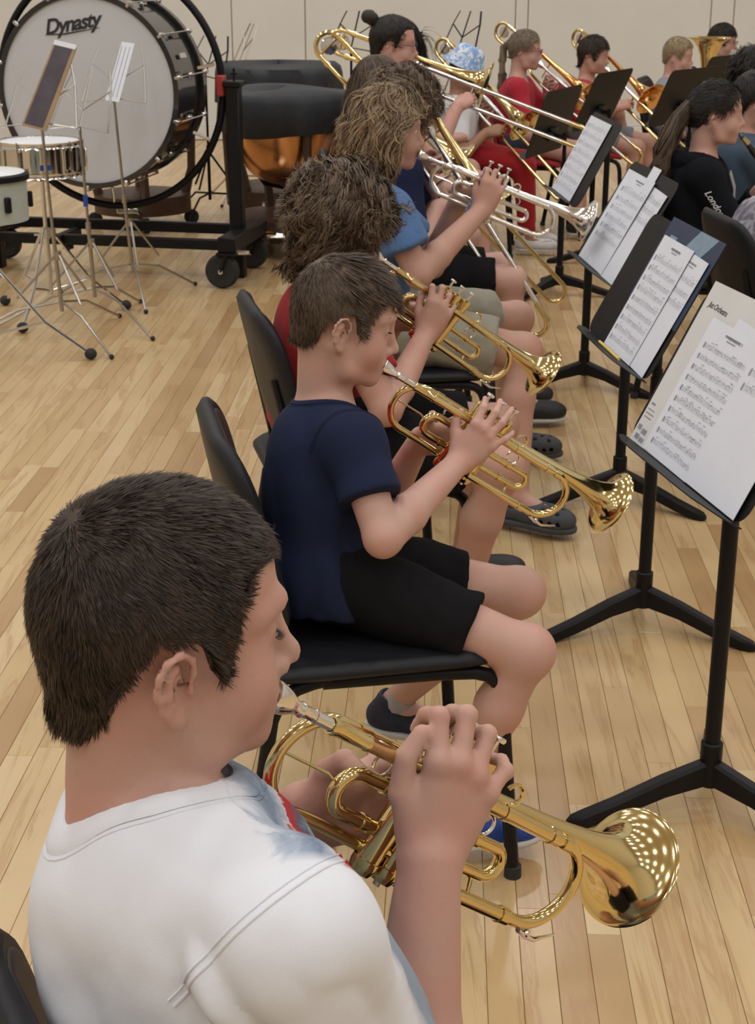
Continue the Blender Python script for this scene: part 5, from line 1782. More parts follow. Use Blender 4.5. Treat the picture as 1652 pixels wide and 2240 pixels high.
M['red_tee'] = mat_cloth('red_cotton', (0.30, 0.016, 0.018), .14)
M['crimson_tee'] = mat_cloth('crimson_cotton', (0.42, 0.026, 0.042), .12)
M['blue_tee'] = mat_cloth('blue_cotton', (0.085, 0.165, 0.335), .12)
M['navy_tee'] = mat_cloth('navy_cotton', (0.016, 0.022, 0.055), .15)
M['lavender_tee'] = mat_cloth('lavender_cotton', (0.30, 0.27, 0.48), .1)
M['white_tee2'] = mat_cloth('plain_white_cotton', (0.74, 0.74, 0.76), .04)
M['grey_tee'] = mat_cloth('grey_cotton', (0.27, 0.28, 0.31), .12)
M['black_cloth'] = mat_cloth('black_cloth', (0.010, 0.010, 0.011), .2)
M['black_hoodie'] = mat_cloth('black_fleece', (0.0085, 0.0095, 0.013), .2)
M['khaki'] = mat_cloth('khaki_cloth', (0.29, 0.275, 0.215), .12)
M['red_pants'] = mat_cloth('red_jersey', (0.34, 0.018, 0.022), .12)
M['denim'] = mat_cloth('washed_denim', (0.055, 0.085, 0.125), .3)
M['light_blue'] = mat_cloth('light_blue_cotton', (0.26, 0.42, 0.62), .1)
M['grey_shorts'] = mat_cloth('grey_shorts', (0.20, 0.20, 0.21), .1)
M['tie_dye'] = mat_blotch('grey_tie_dye', (0.50, 0.48, 0.50), (0.17, 0.16, 0.20), 14.0)
M['hat'] = mat_blotch('blue_floral_cotton', (0.24, 0.40, 0.68), (0.72, 0.76, 0.80), 34.0, .48, .56)
M['shoe_navy'] = mat_plain('navy_mesh_shoe', (0.018, 0.024, 0.045), .8, var=.3, vscale=60)
M['shoe_blue'] = mat_plain('bright_blue_shoe', (0.010, 0.055, 0.30), .55, var=.2, vscale=40)
M['shoe_black'] = mat_plain('black_shoe', (0.014, 0.014, 0.015), .6, var=.2)
M['shoe_white'] = mat_plain('white_shoe', (0.62, 0.62, 0.62), .6, var=.1)
M['clog'] = mat_plain('grey_foam_clog', (0.055, 0.060, 0.068), .7, var=.1, bump=.1)
M['sole_white'] = mat_plain('white_sole', (0.60, 0.59, 0.57), .7, var=.08)
M['sock'] = mat_cloth('grey_sock', (0.40, 0.40, 0.42), .1)
M['cord'] = mat_plain('grey_cord', (0.42, 0.42, 0.43), .8, var=.1)
M['glasses_black'] = mat_plain('black_frame', (0.015, 0.013, 0.013), .3, var=.05)
M['glasses_red'] = mat_plain('red_frame', (0.22, 0.03, 0.05), .3, var=.05)
M['glasses_blue'] = mat_plain('violet_frame', (0.08, 0.06, 0.30), .3, var=.05)

def style_hair(P, style, mat, seed=1, dens=1.0, h=.006):
    H, o = P.H, []
    if style == 'short':
        cv = hair_cap(H, POLY_SHORT, .006, (.0015, 50), h=h)
        o = [cv, strands(*cv, H, int(7000 * dens), .018, .0016, seed, lift=.30, jitter=.2, K=3)]
    elif style == 'fringe':      # thick short cut combed forward
        poly = [(.098, .046), (.080, .040), (.062, .020), (.050, .000), (.046, -.024), (.032, -.030), (.022, -.010), (.010, .008), (-.014, .010), (-.028, -.006), (-.034, -.034), (-.042, -.062), (-.060, -.088), (-.13, -.09), (-.14, .16), (.15, .16), (.15, .05)]
        cv = hair_cap(H, trim(poly, .014), .006, (.002, 30), h=h)
        o = [cv, strands(*cv, H, int(9000 * dens), .028, .0012, seed, lift=.14, jitter=.07, K=5, lock=24, spread_lock=.6)]
    elif style == 'neat':
        poly = [(.098, .052), (.060, .046), (.046, .024), (.038, .004), (.036, -.014), (.028, -.022), (.020, .0), (.010, .016), (-.014, .016), (-.030, .0), (-.036, -.030), (-.044, -.050), (-.058, -.062), (-.13, -.065), (-.14, .16), (.15, .16), (.15, .056)]
        cv = hair_cap(H, poly, .0045, (.0015, 40), h=h)
        o = [cv, strands(*cv, H, int(16000 * dens), .017, .0008, seed, lift=.14, jitter=.08, K=4, lock=26, spread_lock=.6, inset=.001),
             strands(*cv, H, int(5000 * dens), .036, .0010, seed + 1, lift=.20, jitter=.05, K=5, lock=22, spread_lock=.7, region=lambda q: (q[:, 2] > .062) & (q[:, 0] > -.03))]
    elif style == 'mop':
        cv = hair_cap(H, POLY_MOP, .016, (.008, 26), h=h)
        o = [cv, strands(*cv, H, int(9000 * dens), .075, .0019, seed, lift=.30, jitter=.05, curl=.012, cfreq=150, K=9, gravity=.30, lock=24, avoid=False, pjit=.12, lvar=.25)]
    elif style == 'wavy':
        poly = [(.100, .046), (.074, .044), (.052, .026), (.040, -.006), (.030, -.045), (.006, -.080), (-.02, -.115), (-.06, -.13), (-.15, -.13), (-.17, .18), (.16, .18), (.16, .046)]
        cv = hair_cap(H, trim(poly, .008), .013, (.007, 24), h=h)
        def fall(Pt):
            q = H.local(Pt) - np.array([-.01, 0, .06])
            q = q * np.array([.55, 1.0, 1.0]) + np.array([-.010, 0, -.02])
            return q @ H.R.T
        o = [cv, strands(*cv, H, int(10000 * dens), .125, .0020, seed, flow=fall, lift=.25, jitter=.045, curl=.0120, cfreq=70, K=10, gravity=.55, lock=20, avoid=True, pjit=.12, lvar=.3, clear=.030)]
    elif style in ('long', 'longdark'):
        poly = [(.100, .050), (.080, .046), (.062, .024), (.052, -.010), (.040, -.060), (.010, -.11), (-.15, -.14), (-.16, .18), (.16, .18), (.16, .05)]
        cv = hair_cap(H, poly, .010, (.003, 22), h=h)
        o = [cv, strands(*cv, H, int(8000 * dens), .26 if style == 'long' else .2, .0030, seed, lift=.12, jitter=.07, curl=.004, cfreq=40, K=9, gravity=.8, lock=16)]
    elif style == 'tail':
        cv = hair_cap(H, POLY_PULLED, .006, (.001, 30), h=h)
        back = lambda Pt: (H.p(-.105, 0, .03) - Pt)
        o = [cv, strands(*cv, H, int(4500 * dens), .03, .0016, seed, flow=back, lift=.10, jitter=.06, K=3, lock=10)]
    elif style == 'bun':
        cv = hair_cap(H, trim(POLY_BUZZ, .016), .005, (.001, 30), h=h)
        back = lambda Pt: (H.p(-.105, 0, .085) - Pt)
        o = [cv, strands(*cv, H, int(4500 * dens), .02, .0015, seed, flow=back, lift=.10, jitter=.08, K=3, lock=10)]
    elif style == 'buzz':
        cv = hair_cap(H, POLY_BUZZ, .007, (.002, 40), h=h)
        o = [cv, strands(*cv, H, int(5000 * dens), .016, .0016, seed, lift=.4, jitter=.2, K=3)]
    elif style == 'under_hat':
        cv = hair_cap(H, POLY_BUZZ, .003, (.001, 40), h=h)
        o = [cv]
    hr = hair_object(P.obj, P.base, mat, merge(*o))
    return hr

def lock_bundle(P, mat, path, r0, r1, n=500, curl=.006, freq=40, seed=1, name='ponytail'):
    """a tail of hair following a path of world points"""
    rng = np.random.default_rng(seed)
    path = [np.asarray(p, float) for p in path]
    K = len(path)
    T = [nrm(path[min(i + 1, K - 1)] - path[max(i - 1, 0)]) for i in range(K)]
    V = []; Q = []
    for j in range(n):
        a = rng.random() * 6.283; rr = math.sqrt(rng.random())
        ph = rng.random() * .8 + 3 * math.sin(a * 2)
        pts = []
        for i in range(K):
            Fm = frame_z(T[i])
            t = i / (K - 1)
            r = r0 + (r1 - r0) * t
            if i == K - 1: r *= .55
            o = Fm @ V3(math.cos(a) * rr * r, math.sin(a) * rr * r, 0)
            pts.append(path[i] + o + Fm[:, 0] * math.sin(ph + i * freq) * curl * min(1, t * 2) + rng.normal(0, .0015, 3))
        for i in range(K):
            Fm = frame_z(T[i])
            sd = (Fm[:, 0] * math.cos(a + 1.57) + Fm[:, 1] * math.sin(a + 1.57)) * (.0022 if i < K - 1 else .0006)
            V += [pts[i] - sd, pts[i] + sd]
        b = j * K * 2
        Q += [(b + 2 * i, b + 2 * i + 1, b + 2 * i + 3, b + 2 * i + 2) for i in range(K - 1)]
    core_v = MB().tube(path, [r0 * .8 + (r1 * .8 - r0 * .8) * i / (K - 1) for i in range(K)], 10)
    cv = np.array(core_v.v); cq = np.array([f for f in core_v.f if len(f) == 4])
    return hair_object(P.obj, P.base, mat, merge((cv, cq), (np.array(V), np.array(Q))), name)
# ------------------------------------------------------------------ front row: trumpets
TRG = 'brass trumpets of the front row'
def put_trumpet(tr, mouth, bell, roll=0.0):
    R = aim(mouth, bell, roll)
    o = np.asarray(mouth) - R @ V3(0, -.017, 0)
    place(tr, o, R)
    return lambda x, y, z: o + R @ V3(x, y, z), R

def on_plane(TL, R, u, v, y):
    """point seen at a photo pixel on the plane y = const of a trumpet"""
    o = TL(0, 0, 0); c = V3(0, 0, CAM_H); d = W(u, v, 1.0) - c
    n = R[:, 1]
    t = (y - (c - o) @ n) / (d @ n)
    return c + d * t

def right_hand(P, TL, R, wrist, knuck, sc, curls, spread, thumb=None, elbow=None, yw=-.058, yk=-.046, Z=(-.25, -1, .12)):
    w = on_plane(TL, R, *wrist, yw); k = on_plane(TL, R, *knuck, yk)
    #print('hand', np.round(R.T @ (w - TL(0, 0, 0)), 3), np.round(R.T @ (k - TL(0, 0, 0)), 3), np.linalg.norm(k - w) / .092)
    P.arm('r', w, elbow=elbow, hand=Hand(w, k - w, R @ V3(*Z), True, sc, curls, spread, thumb))

def left_hand(P, TL, R, sc, k='l'):
    w = TL(.178, .074, -.10)
    hd = Hand(w, R @ V3(.62, -.22, .72), R @ V3(.25, 1, .12), False, sc, [(.75, 1.25, .8), (.8, 1.25, .8), (.85, 1.2, .8), (.9, 1.1, .7)], (.05, 0, -.05, -.12),
              [(.018, .02, -.012), (.030, .048, -.020), (.046, .066, -.040), (.054, .062, -.062)])
    P.arm(k, w, hand=hd)

# --- boy in the white T-shirt, nearest
tr1 = make_trumpet('brass trumpet held by the nearest boy in white, largest in view', TRG)
H1 = math.radians(24)
P1 = Person('boy in a white T-shirt with short dark hair playing a trumpet, nearest of all', M['skin1'], (-.052, 1.012, .545), H1, W(338, 1362, 1.143),
            hyaw=math.radians(22), hpitch=math.radians(4), hs=0.945, bs=0.93, h=0.0039, detail=2, eye_open=0.10, shoulder_fwd=0.04, puff=.004, neck_r=.051, slim=1.04, shd=.074, neck_up=.028, lean_neck=-.012)
TL1, R1 = put_trumpet(tr1, P1.H.p(.0995, 0, -.074), W(1405, 1928, 1.53), math.radians(4))
right_hand(P1, TL1, R1, (940, 1884), (1010, 1694), .93, [(.42, 1.35, .75), (.36, 1.4, .75), (.42, 1.35, .75), (.45, .75, .6)], (.14, .0, -.20, -.72),
           [(.024, .022, -.010), (.050, .046, -.012), (.082, .054, -.012), (.108, .046, -.014)], elbow=(.025, 1.03, .63))
left_hand(P1, TL1, R1, .92)
for k, y in (('r', -.1), ('l', .12)):
    kn = P1.hip + P1.fwd * .36 + P1.left * y - V3(0, 0, .09)
    P1.leg(k, kn, V3(kn[0] - .02, kn[1], .09), P1.fwd)
P1.build()
M['tee_white'] = mat_print_tee('white_cotton_print', (0.78, 0.80, 0.85), H1, -.052, [(.0, (.66, .70, .77)), (.18, (.40, .47, .57)), (.36, (.20, .26, .35)), (.52, (.42, .48, .56)), (.58, (.60, .60, .62)), (.62, (.46, .045, .05)), (.74, (.42, .04, .05)), (.78, (.10, .12, .17)), (.9, (.30, .36, .44))], 22.0, yl=.095, band=.085)
P1.shirt(M['tee_white'], 0.66, loose=.006, fold=.0095, seam=True, h=.0043, neck=.066, t=.0115, belly=.012, collar=.0130)
P1.shorts(M['black_cloth'], .72, h=.008)
P1.shoes(M['shoe_black'], M['sole_white'], h=.008)
poly1 = [(.094, .060), (.060, .054), (.044, .032), (.036, .004), (.036, -.014), (.028, -.020), (.020, .002), (.010, .016), (-.014, .016), (-.030, .002), (-.036, -.034), (-.044, -.060), (-.062, -.078), (-.13, -.08), (-.14, .16), (.15, .16), (.15, .062)]
cv = hair_cap(P1.H, poly1, .0035, (.0012, 70), h=.004)
hair_object(P1.obj, P1.base, M['hair_dark'], merge(cv, strands(*cv, P1.H, 52000, .0130, .0006, lift=.26, jitter=.14, K=4, inset=.001, lock=44, spread_lock=.75)))
P1.lashes(M['lash'])

# --- boy in the navy T-shirt
tr2 = copy_tree(tr1); tag(tr2, 'brass trumpet played by the boy in the navy T-shirt')
H2_ = math.radians(12)
P2 = Person('boy in a navy T-shirt and black shorts playing a trumpet', M['skin2'], (-.11, 2.50, .525), H2_, W(745, 694, 2.602), hyaw=math.radians(8), hpitch=math.radians(14.6), hroll=math.radians(-4),
            hs=.905, bs=.76, h=.0043, detail=2, eye_open=.62, shoulder_fwd=.03, slim=.97, neck_r=.048)
TL2, R2 = put_trumpet(tr2, P2.H.p(.099, 0, -.073), W(1343, 1113, 2.84), math.radians(8))
right_hand(P2, TL2, R2, (1003, 1012), (1062, 945), .80, [(.42, .55, .3), (.30, .55, .3), (.12, .40, .2), (.05, .6, .4)], (.20, .06, -.04, -.35),
           [(.022, .022, -.012), (.044, .046, -.020), (.066, .062, -.026), (.088, .066, -.030)], elbow=W(838, 1178, 2.50))
left_hand(P2, TL2, R2, .8)
P2.leg('r', (.255, 2.365, .435), (.150, 2.41, .10), nrm(V3(.97, .15, 0)))
P2.leg('l', (.262, 2.60, .445), (.035, 2.79, .125), nrm(V3(.8, -.25, 0)))
P2.build()
M['navy_print'] = mat_print_tee('navy_cotton_print', (0.014, 0.020, 0.052), H2_, .045, [(.40, (.016, .022, .055)), (.46, (.42, .03, .03)), (.58, (.45, .03, .03)), (.62, (.10, .12, .16))], 20.0, yl=.085, zr=[(.60, True), (.80, False)])
P2.shirt(M['navy_print'], .60, loose=.006, fold=.0045, seam=True, h=.0048, t=.010, seed=4.0, collar=.0075, hem=-.21)
P2.shorts(M['black_cloth'], .70, h=.006, loose=.004, fold=.005)
P2.shoes(M['shoe_navy'], M['sole_white'], h=.005, keys='l', sock=M['sock'])
P2.shoes(M['shoe_blue'], M['sole_white'], h=.005, keys='r', sock=M['sock'])
style_hair(P2, 'neat', M['hair_brown'], 4, 1.4, .005)
P2.brows(M['hair_brown'])
P2.lashes(M['lash'])

# --- curly-haired boy in red
tr3 = copy_tree(tr1); tag(tr3, 'brass trumpet played by the curly-haired boy in red')
m3 = W(815, 553, 3.45)
TL3, R3 = put_trumpet(tr3, m3, W(1193, 822, 3.67), math.radians(6))
H3_ = math.radians(13)
P3 = Person('boy with curly brown hair in a red T-shirt playing a trumpet', M['skin3'], (-.15, 3.42, .535), H3_, (-.092, 3.42, 1.003), hyaw=math.radians(14), hpitch=math.radians(10), hs=.93, bs=.84, h=.0060, detail=1, eye_open=.3)
right_hand(P3, TL3, R3, (930, 735), (968, 655), .85, [(.35, 1.2, .6), (.35, 1.15, .6), (.42, 1.0, .6), (.5, .9, .6)], (.22, .08, -.05, -.3), elbow=W(845, 898, 3.33))
left_hand(P3, TL3, R3, .85)
P3.leg('r', (.275, 3.22, .48), (.185, 3.27, .10), nrm(V3(.9, -.1, 0)))
P3.leg('l', (.29, 3.55, .48), (.22, 3.66, .10), nrm(V3(.9, .2, 0)))
P3.build()
P3.shirt(M['red_tee'], .62, loose=.008, fold=.005, h=.006, t=.012, seed=8.0, collar=.008)
P3.shorts(M['black_cloth'], .80, h=.0075, loose=.006)
P3.shoes(M['shoe_black'], M['sole_white'], h=.007)
style_hair(P3, 'mop', M['hair_mid'], 6, 1.7)

# --- wavy-haired boy in blue with a silver trumpet
tr4 = copy_tree(tr1); tag(tr4, 'silver trumpet played by the wavy-haired boy in blue')
remat(tr4, {M['brass']: M['silver']})
TL4, R4 = put_trumpet(tr4, W(915, 337, 4.28), W(1283, 487, 4.41), math.radians(6))
H4_ = math.radians(8)
P4 = Person('boy with shaggy wavy hair in a blue T-shirt and khaki shorts', M['skin3'], (-.02, 4.36, .55), H4_, (.022, 4.372, 1.098), hyaw=math.radians(8), hpitch=math.radians(6), hs=.94, bs=.90, h=.0068, detail=1, eye_open=.3)
right_hand(P4, TL4, R4, (1052, 462), (1078, 402), .88, [(.45, 1.3, .7), (.45, 1.3, .7), (.5, 1.3, .7), (.5, 1.2, .7)], (.12, .04, -.05, -.2), elbow=W(915, 602, 4.20))
left_hand(P4, TL4, R4, .9)
P4.leg('r', (.415, 4.24, .49), (.40, 4.12, .10), nrm(V3(.85, -.5, 0)))
P4.leg('l', (.43, 4.66, .49), (.42, 4.76, .10), nrm(V3(.95, -.1, 0)))
P4.build()
P4.shirt(M['blue_tee'], .60, loose=.010, fold=.006, h=.007, t=.013, seed=12.0, collar=.008)
P4.shorts(M['khaki'], .80, h=.008, loose=.012, fold=.008)
P4.shoes(M['clog'], M['clog'], h=.0042, clog=True, chunky=1.12)
style_hair(P4, 'wavy', M['hair_fair'], 9, 1.3)

# chairs of the front row
ch1 = make_chair('black plastic chair under the nearest boy in white')
def put_chair(c, P, back=0.0, seat_fwd=.09, rot=0.0):
    h = P.hd + rot
    f = rotz(h) @ V3(1, 0, 0)
    place(c, V3(P.hip[0], P.hip[1], 0) + f * seat_fwd, rotz(h))
put_chair(ch1, P1, seat_fwd=.022, rot=math.radians(4))
ch2 = copy_tree(ch1); tag(ch2, 'black plastic chair under the boy in the navy T-shirt'); put_chair(ch2, P2, seat_fwd=.078)
ch3 = copy_tree(ch1); tag(ch3, 'black plastic chair under the curly-haired boy in red'); put_chair(ch3, P3, seat_fwd=.11)
ch4 = copy_tree(ch1); tag(ch4, 'black plastic chair under the wavy-haired boy in blue'); put_chair(ch4, P4)
# ------------------------------------------------------------------ black stands with their music
def stand_at(label, xy, *a, **k):
    return make_stand(label, (xy[0], xy[1], 0.0), *a, **k)
rd = math.radians
st1, dk1 = stand_at('black music stand with an open cream folder, nearest of the row', (.640, 2.60), rd(12), .675, 63, rd(197))
st2, dk2 = stand_at('black music stand with a yellow pencil lying on its tray', (.652, 3.46), rd(7), .685, 62, rd(85))
st3, dk3 = stand_at('black music stand with curled white sheets, third from the viewer', (.728, 4.37), rd(5), .70, 60, rd(80))
st4, dk4 = stand_at('black music stand with one long sheet near the silver trumpet bell', (.786, 5.67), rd(4), .715, 62, rd(200))
st5, dk5 = stand_at('black music stand before the ponytailed girl, seen from behind', (.880, 7.36), rd(-26), .665, 72, rd(100))
st6, dk6 = stand_at('black music stand before the dark-haired boy in red', (1.20, 8.15), rd(-30), .70, 66, rd(60))
st7, dk7 = stand_at('black music stand with a round knob before the tuba player', (1.66, 8.35), rd(-42), .70, 66, rd(20))
st8, dk8 = stand_at('black music stand at the back beside the boy in navy', (2.06, 9.3), rd(-40), .70, 70, rd(50))

G = 'loose sheets of printed music'
fo = sheet('cream card folder lying open with handwriting on the nearest stand', dk1, -.243, .001, .470, .335, 0, .0010, 0, mat='folder', name='folder', group='', curl=.0)
tag(fo, cat='folder')
text_obj('handwriting', 'Jazz Orchestra', .0165, M['ink_dark'], fo, (.022, .288, .0012), rotz(-.04), shear=.3, extrude=0, spacing=.85)
pk = MB().plate([(0, 0), (.22, 0), (.22, .10), (.004, .10)], .0012, .0018).build('pocket', M['folder'], fo)
for k, (a, b, w_, h_) in enumerate(((.012, .080, .018, .004), (.010, .068, .03, .002), (.010, .060, .034, .002), (.010, .052, .032, .002), (.008, .030, .016, .010), (.030, .026, .022, .010), (.014, .012, .018, .010), (.036, .010, .02, .009))):
    MB().box((a + w_ / 2, b, .0021), (w_ / 2, h_ / 2, .0002)).build('printed_mark', M['ink'], pk)
s1a = sheet('sheet of printed music with ten staves in the cream folder', dk1, -.172, .0035, .205, .272, -.01, .0050, 10, group=G, x0=.08)
text_obj('title', 'WEE MBIRA BITS', .0085, M['ink'], s1a, (.085, .250, .0016), rotz(0), extrude=0)
s1b = sheet('white sheet with two short staves beside the ten-stave music', dk1, .030, .0030, .205, .275, .0, .0068, 2, group=G, x0=.08)
s1c = sheet('folded sheet corner peeping out above the ten-stave music', dk1, -.10, .02, .205, .275, -.06, .0030, 0, group=G)
s2a = sheet('sheet of printed music with nine staves above the yellow pencil', dk2, -.085, .002, .216, .285, 0, .0045, 9, group=G)
text_obj('title', 'WEE MBIRA BITS', .0085, M['ink'], s2a, (.085, .262, .0016), rotz(0), extrude=0)
s2b = sheet('second sheet tucked behind the nine-stave music', dk2, .06, .004, .17, .279, -.02, .0030, 4, group=G, fill=(0, .3))
s3a = sheet('wide white sheet with faint notes on the third stand', dk3, -.215, .002, .30, .290, .0, .0030, 6, group=G, x0=.1, curl=.012)
s3b = sheet('white sheet behind the faint-note sheet on the third stand', dk3, .02, .002, .20, .28, -.03, .0018, 3, group=G, title=False)
s3c = sheet('small white slip sticking up above the third stand', dk3, -.03, .235, .085, .095, .0, .0012, 0, group=G)
s4a = sheet('long white sheet on the stand near the silver trumpet bell', dk4, -.235, .002, .36, .300, .0, .0025, 8, group=G, title=False)
s5a = sheet('white page showing past the edge of the stand before the ponytailed girl', dk5, -.27, .01, .216, .285, .0, .0025, 0, group=G)
s8a = sheet('white page lying on the rearmost black stand', dk8, -.20, .01, .216, .34, .0, .0025, 0, group=G)
# navy booklet standing on the second desk
bk = MB().box((.18, .105, .0008), (.18, .105, .0008), bev=.0003).build('booklet', M['navy_card'])
o2, Rk = dk2
place(bk, o2 + Rk @ V3(-.105, .122, .0004), Rk)
tag(bk, 'navy booklet with a pale blue band on the second stand', 'booklet')
MB().plate([(.09, .08), (.20, .209), (.32, .209), (.20, .08)], .0017, .0019).build('pale_band', M['blue_card'], bk)
MB().plate([(.035, .145), (.085, .148), (.092, .172), (.045, .172)], .0017, .0019).build('emblem', M['blue_card'], bk)
pc = MB().lathe([(0, .0012), (.012, .0034), (.16, .0034), (.162, .0036), (.175, .0036)], (0, 0, 0), (1, 0, 0), 6, True, True).build('pencil', M['pencil'], None, 30)
Rl2 = np.stack([Rk[:, 0], Rk[:, 2], -Rk[:, 1]], 1)
place(pc, o2 + Rk @ V3(-.055, .0040, .030), Rk)
tag(pc, 'yellow pencil lying on the tray of the second stand', 'pencil')
# ------------------------------------------------------------------ percussion corner
make_timpano('covered copper kettle drum with wooden legs, nearest of the kettle drums', (-.50, 8.55, 0), .335, .865)
make_timpano('covered kettle drum behind the nearer copper one', (-.60, 9.65, 0), .36, .93, rot=.9)
make_timpano('kettle drum on a dark wooden base behind the bass drum', (-1.42, 9.35, 0), .31, .88, rot=.2)
make_snare('chrome snare drum with a strip of blue tape before the bass drum', W(88, 340, 6.75) * V3(1, 1, 0), .64)
make_pad_drum('pale green practice drum with a white head at the edge', V3(-1.535, 6.02, 0), .575)

ws1, wd1 = make_wire_stand('folding stand holding a dark poster before the bass drum', (-1.345, 6.43, 0), .905, math.radians(75), 5.35, .44, .36, lean=(-.03, 0))
ws2, wd2 = make_wire_stand('empty folding stand with a band of blue tape on its pole', (-1.255, 6.72, 0), .86, math.radians(60), 5.45, .44, .36, lean=(-.02, 0))
ws3, wd3 = make_wire_stand('folding stand holding a white page before the bass drum', (-1.17, 7.28, 0), .93, math.radians(75), 5.0, .38, .36, lean=(-.045, 0))
ws4, wd4 = make_wire_stand('folding wire stand between bass drum and kettle drums', (-1.04, 9.6, 0), .86, .9, .2, .36, .40, mat='black', scale=1.2)
ws5, wd5 = make_wire_stand('folding wire stand behind the bass drum frame', (-.90, 10.4, 0), .90, .3, .2, .36, .40, scale=1.2)
ws6, wd6 = make_wire_stand('folding wire stand rising behind the man with a hair bun', (-.175, 10.6, 0), .97, 1.0, .2, .36, .40, mat='black', scale=1.4)
ws7, wd7 = make_wire_stand('folding wire stand rising behind the bucket hat', (.54, 10.6, 0), .97, .7, .9, .36, .40, mat='black', scale=1.4)
MB().lathe([(0, .0105), (.05, .0105)], (-.015, 0, .52), (0, 0, 1), 12).build('tape', M['blue_tape'], ws2)

o, R = wd1
pb = MB().plate([(-.06, 0), (.055, 0), (.075, .36), (-.03, .36)], 0, .004).build('poster_board', M['poster_tan'])
place(pb, o + R @ V3(-.02, -.01, .006), R @ rotz(-.20)); tag(pb, 'tall dark poster in a tan frame on a folding stand', 'poster')
MB().plate([(-.05, .01), (.035, .01), (.058, .35), (-.022, .35)], .004, .0055).build('print', M['poster_dark'], pb)
MB().plate([(-.03, .352), (.072, .352), (.072, .372), (-.03, .372)], .003, .006).build('top_strip', M['paper'], pb)
o, R = wd3
pg = MB().plate([(-.035, 0), (.035, 0), (.045, .28), (-.020, .28)], 0, .0012).build('page', M['paper'])
place(pg, o + R @ V3(0, 0, .006), R @ rotz(-.12)); tag(pg, 'narrow white page on the folding stand before the bass drum', 'page')
for k in range(3):
    MB().plate([(-.025 + .02 * k, .02), (-.022 + .02 * k, .02), (-.012 + .02 * k, .26), (-.015 + .02 * k, .26)], .0012, .0015).build('printed_line', M['ink'], pg)
# ------------------------------------------------------------------ the rows behind
def sitter(label, skin, u, v, D, head, pitch=6, hs=.94, bs=.88, h=.0105, yaw=None, lean=.05, eye=.3, shw=.165, hz=.535, hroll=0, detail=1, dl=0.0):
    hd = math.radians(head)
    f = rotz(hd) @ V3(1, 0, 0); l = rotz(hd) @ V3(0, 1, 0)
    c = W(u, v, D)
    hip = V3(c[0], c[1], hz) - f * lean + l * dl
    return Person(label, skin, hip, hd, c, hyaw=hd if yaw is None else math.radians(yaw), hpitch=math.radians(pitch), hroll=hroll, hs=hs, bs=bs, h=h, detail=detail, eye_open=eye, shw=shw)

def legs(P, spread=.11, thigh=.40, fw=0.03):
    for k, s in (('r', -1), ('l', 1)):
        kn = P.hip + P.fwd * thigh * P.bs / .9 + P.left * s * spread; kn[2] = .50 * P.bs / .9
        P.leg(k, kn, V3(kn[0], kn[1], .10) + P.fwd * fw, P.fwd)

def lips(P, off=.0): return P.H.p(.106 + off, 0, -.073)

def trombonist(P, tip, label, ext=.80, slide='silver', red=False, roll=0.0, sc=.85, rear=0.0):
    m = lips(P, -.002)
    t = make_trombone(label, ext, slide, red=red, rear=rear)
    R = aim(m, tip, roll)
    place(t, m, R)
    TL = lambda x, y, z: m + R @ V3(x, y, z)
    wl = TL(.075, .070, -.10)
    P.arm('l', wl, hand=Hand(wl, R @ V3(.5, -.35, .75), R @ V3(.1, 1, .2), False, sc, [(.8, 1.2, .7)] * 4))
    x = min(ext * .345, .45)
    wr = TL(x - .035, -.075, -.095)
    P.arm('r', wr, hand=Hand(wr, R @ V3(.45, .55, .65), R @ V3(-.3, -1, .3), True, sc, [(.7, 1.1, .6)] * 4))
    return t

# curly-haired trombonist behind the blue shirt
P5 = sitter('trombonist with short curly brown hair behind the boy in blue', M['skin2'], 880, 226, 5.05, 6, 8, .94, .92)
trombonist(P5, W(1142, 610, 5.15), 'brass trombone pointing at the floor before the curly-haired trombonist', .78, 'silver', rear=.17)
legs(P5); P5.build(); P5.shirt(M['navy_tee'], .62, h=.011, t=.02); P5.shorts(M['black_cloth'], .85, h=.012); P5.shoes(M['shoe_black'], M['sole_white'], h=.012)
style_hair(P5, 'mop', M['hair_mid'], 12, .7, .008)
# long-haired trombonist
P6 = sitter('trombonist with long straight brown hair and a lavender shirt', M['skin2'], 824, 186, 5.95, 4, 10, .93, .90)
trombonist(P6, W(1228, 618, 6.25), 'brass trombone with a long extended gold slide', 1.02, 'brass')
legs(P6); P6.build(); P6.shirt(M['lavender_tee'], .62, h=.0125, t=.022); P6.shorts(M['black_cloth'], .85, h=.012); P6.shoes(M['shoe_black'], M['sole_white'], h=.012)
style_hair(P6, 'long', M['hair_brown'], 13, .8, .008)
# man with a bun and glasses
P7 = sitter('man with dark hair in a small bun and thin glasses playing trombone', M['skin4'], 856, 94, 6.75, 0, 6, 1.02, 1.0)
trombonist(P7, W(1290, 285, 6.75), 'brass trombone with a long silver slide held level by the man', .84, 'silver')
legs(P7); P7.build(); P7.shirt(M['navy_tee'], .62, h=.0125, t=.022); P7.shorts(M['grey_shorts'], .80, h=.012); P7.shoes(M['shoe_black'], M['sole_white'], h=.012)
style_hair(P7, 'bun', M['hair_black'], 14, .9, .008)
P7.glasses(M['glasses_black'])
bn = Field().ell(P7.H.p(-.108, 0, .098), (.034, .032, .030), None, .01); bn.sph(P7.H.p(-.085, 0, .085), .024, .02); bn.disp(lambda P: .003 * noise3(P * 90), .05)
sdf_object('hair_bun', bn, P7.H.p(-.108, 0, .098) - .06, P7.H.p(-.108, 0, .098) + .06, .006, M['hair_black'], P7.obj, P7.base)
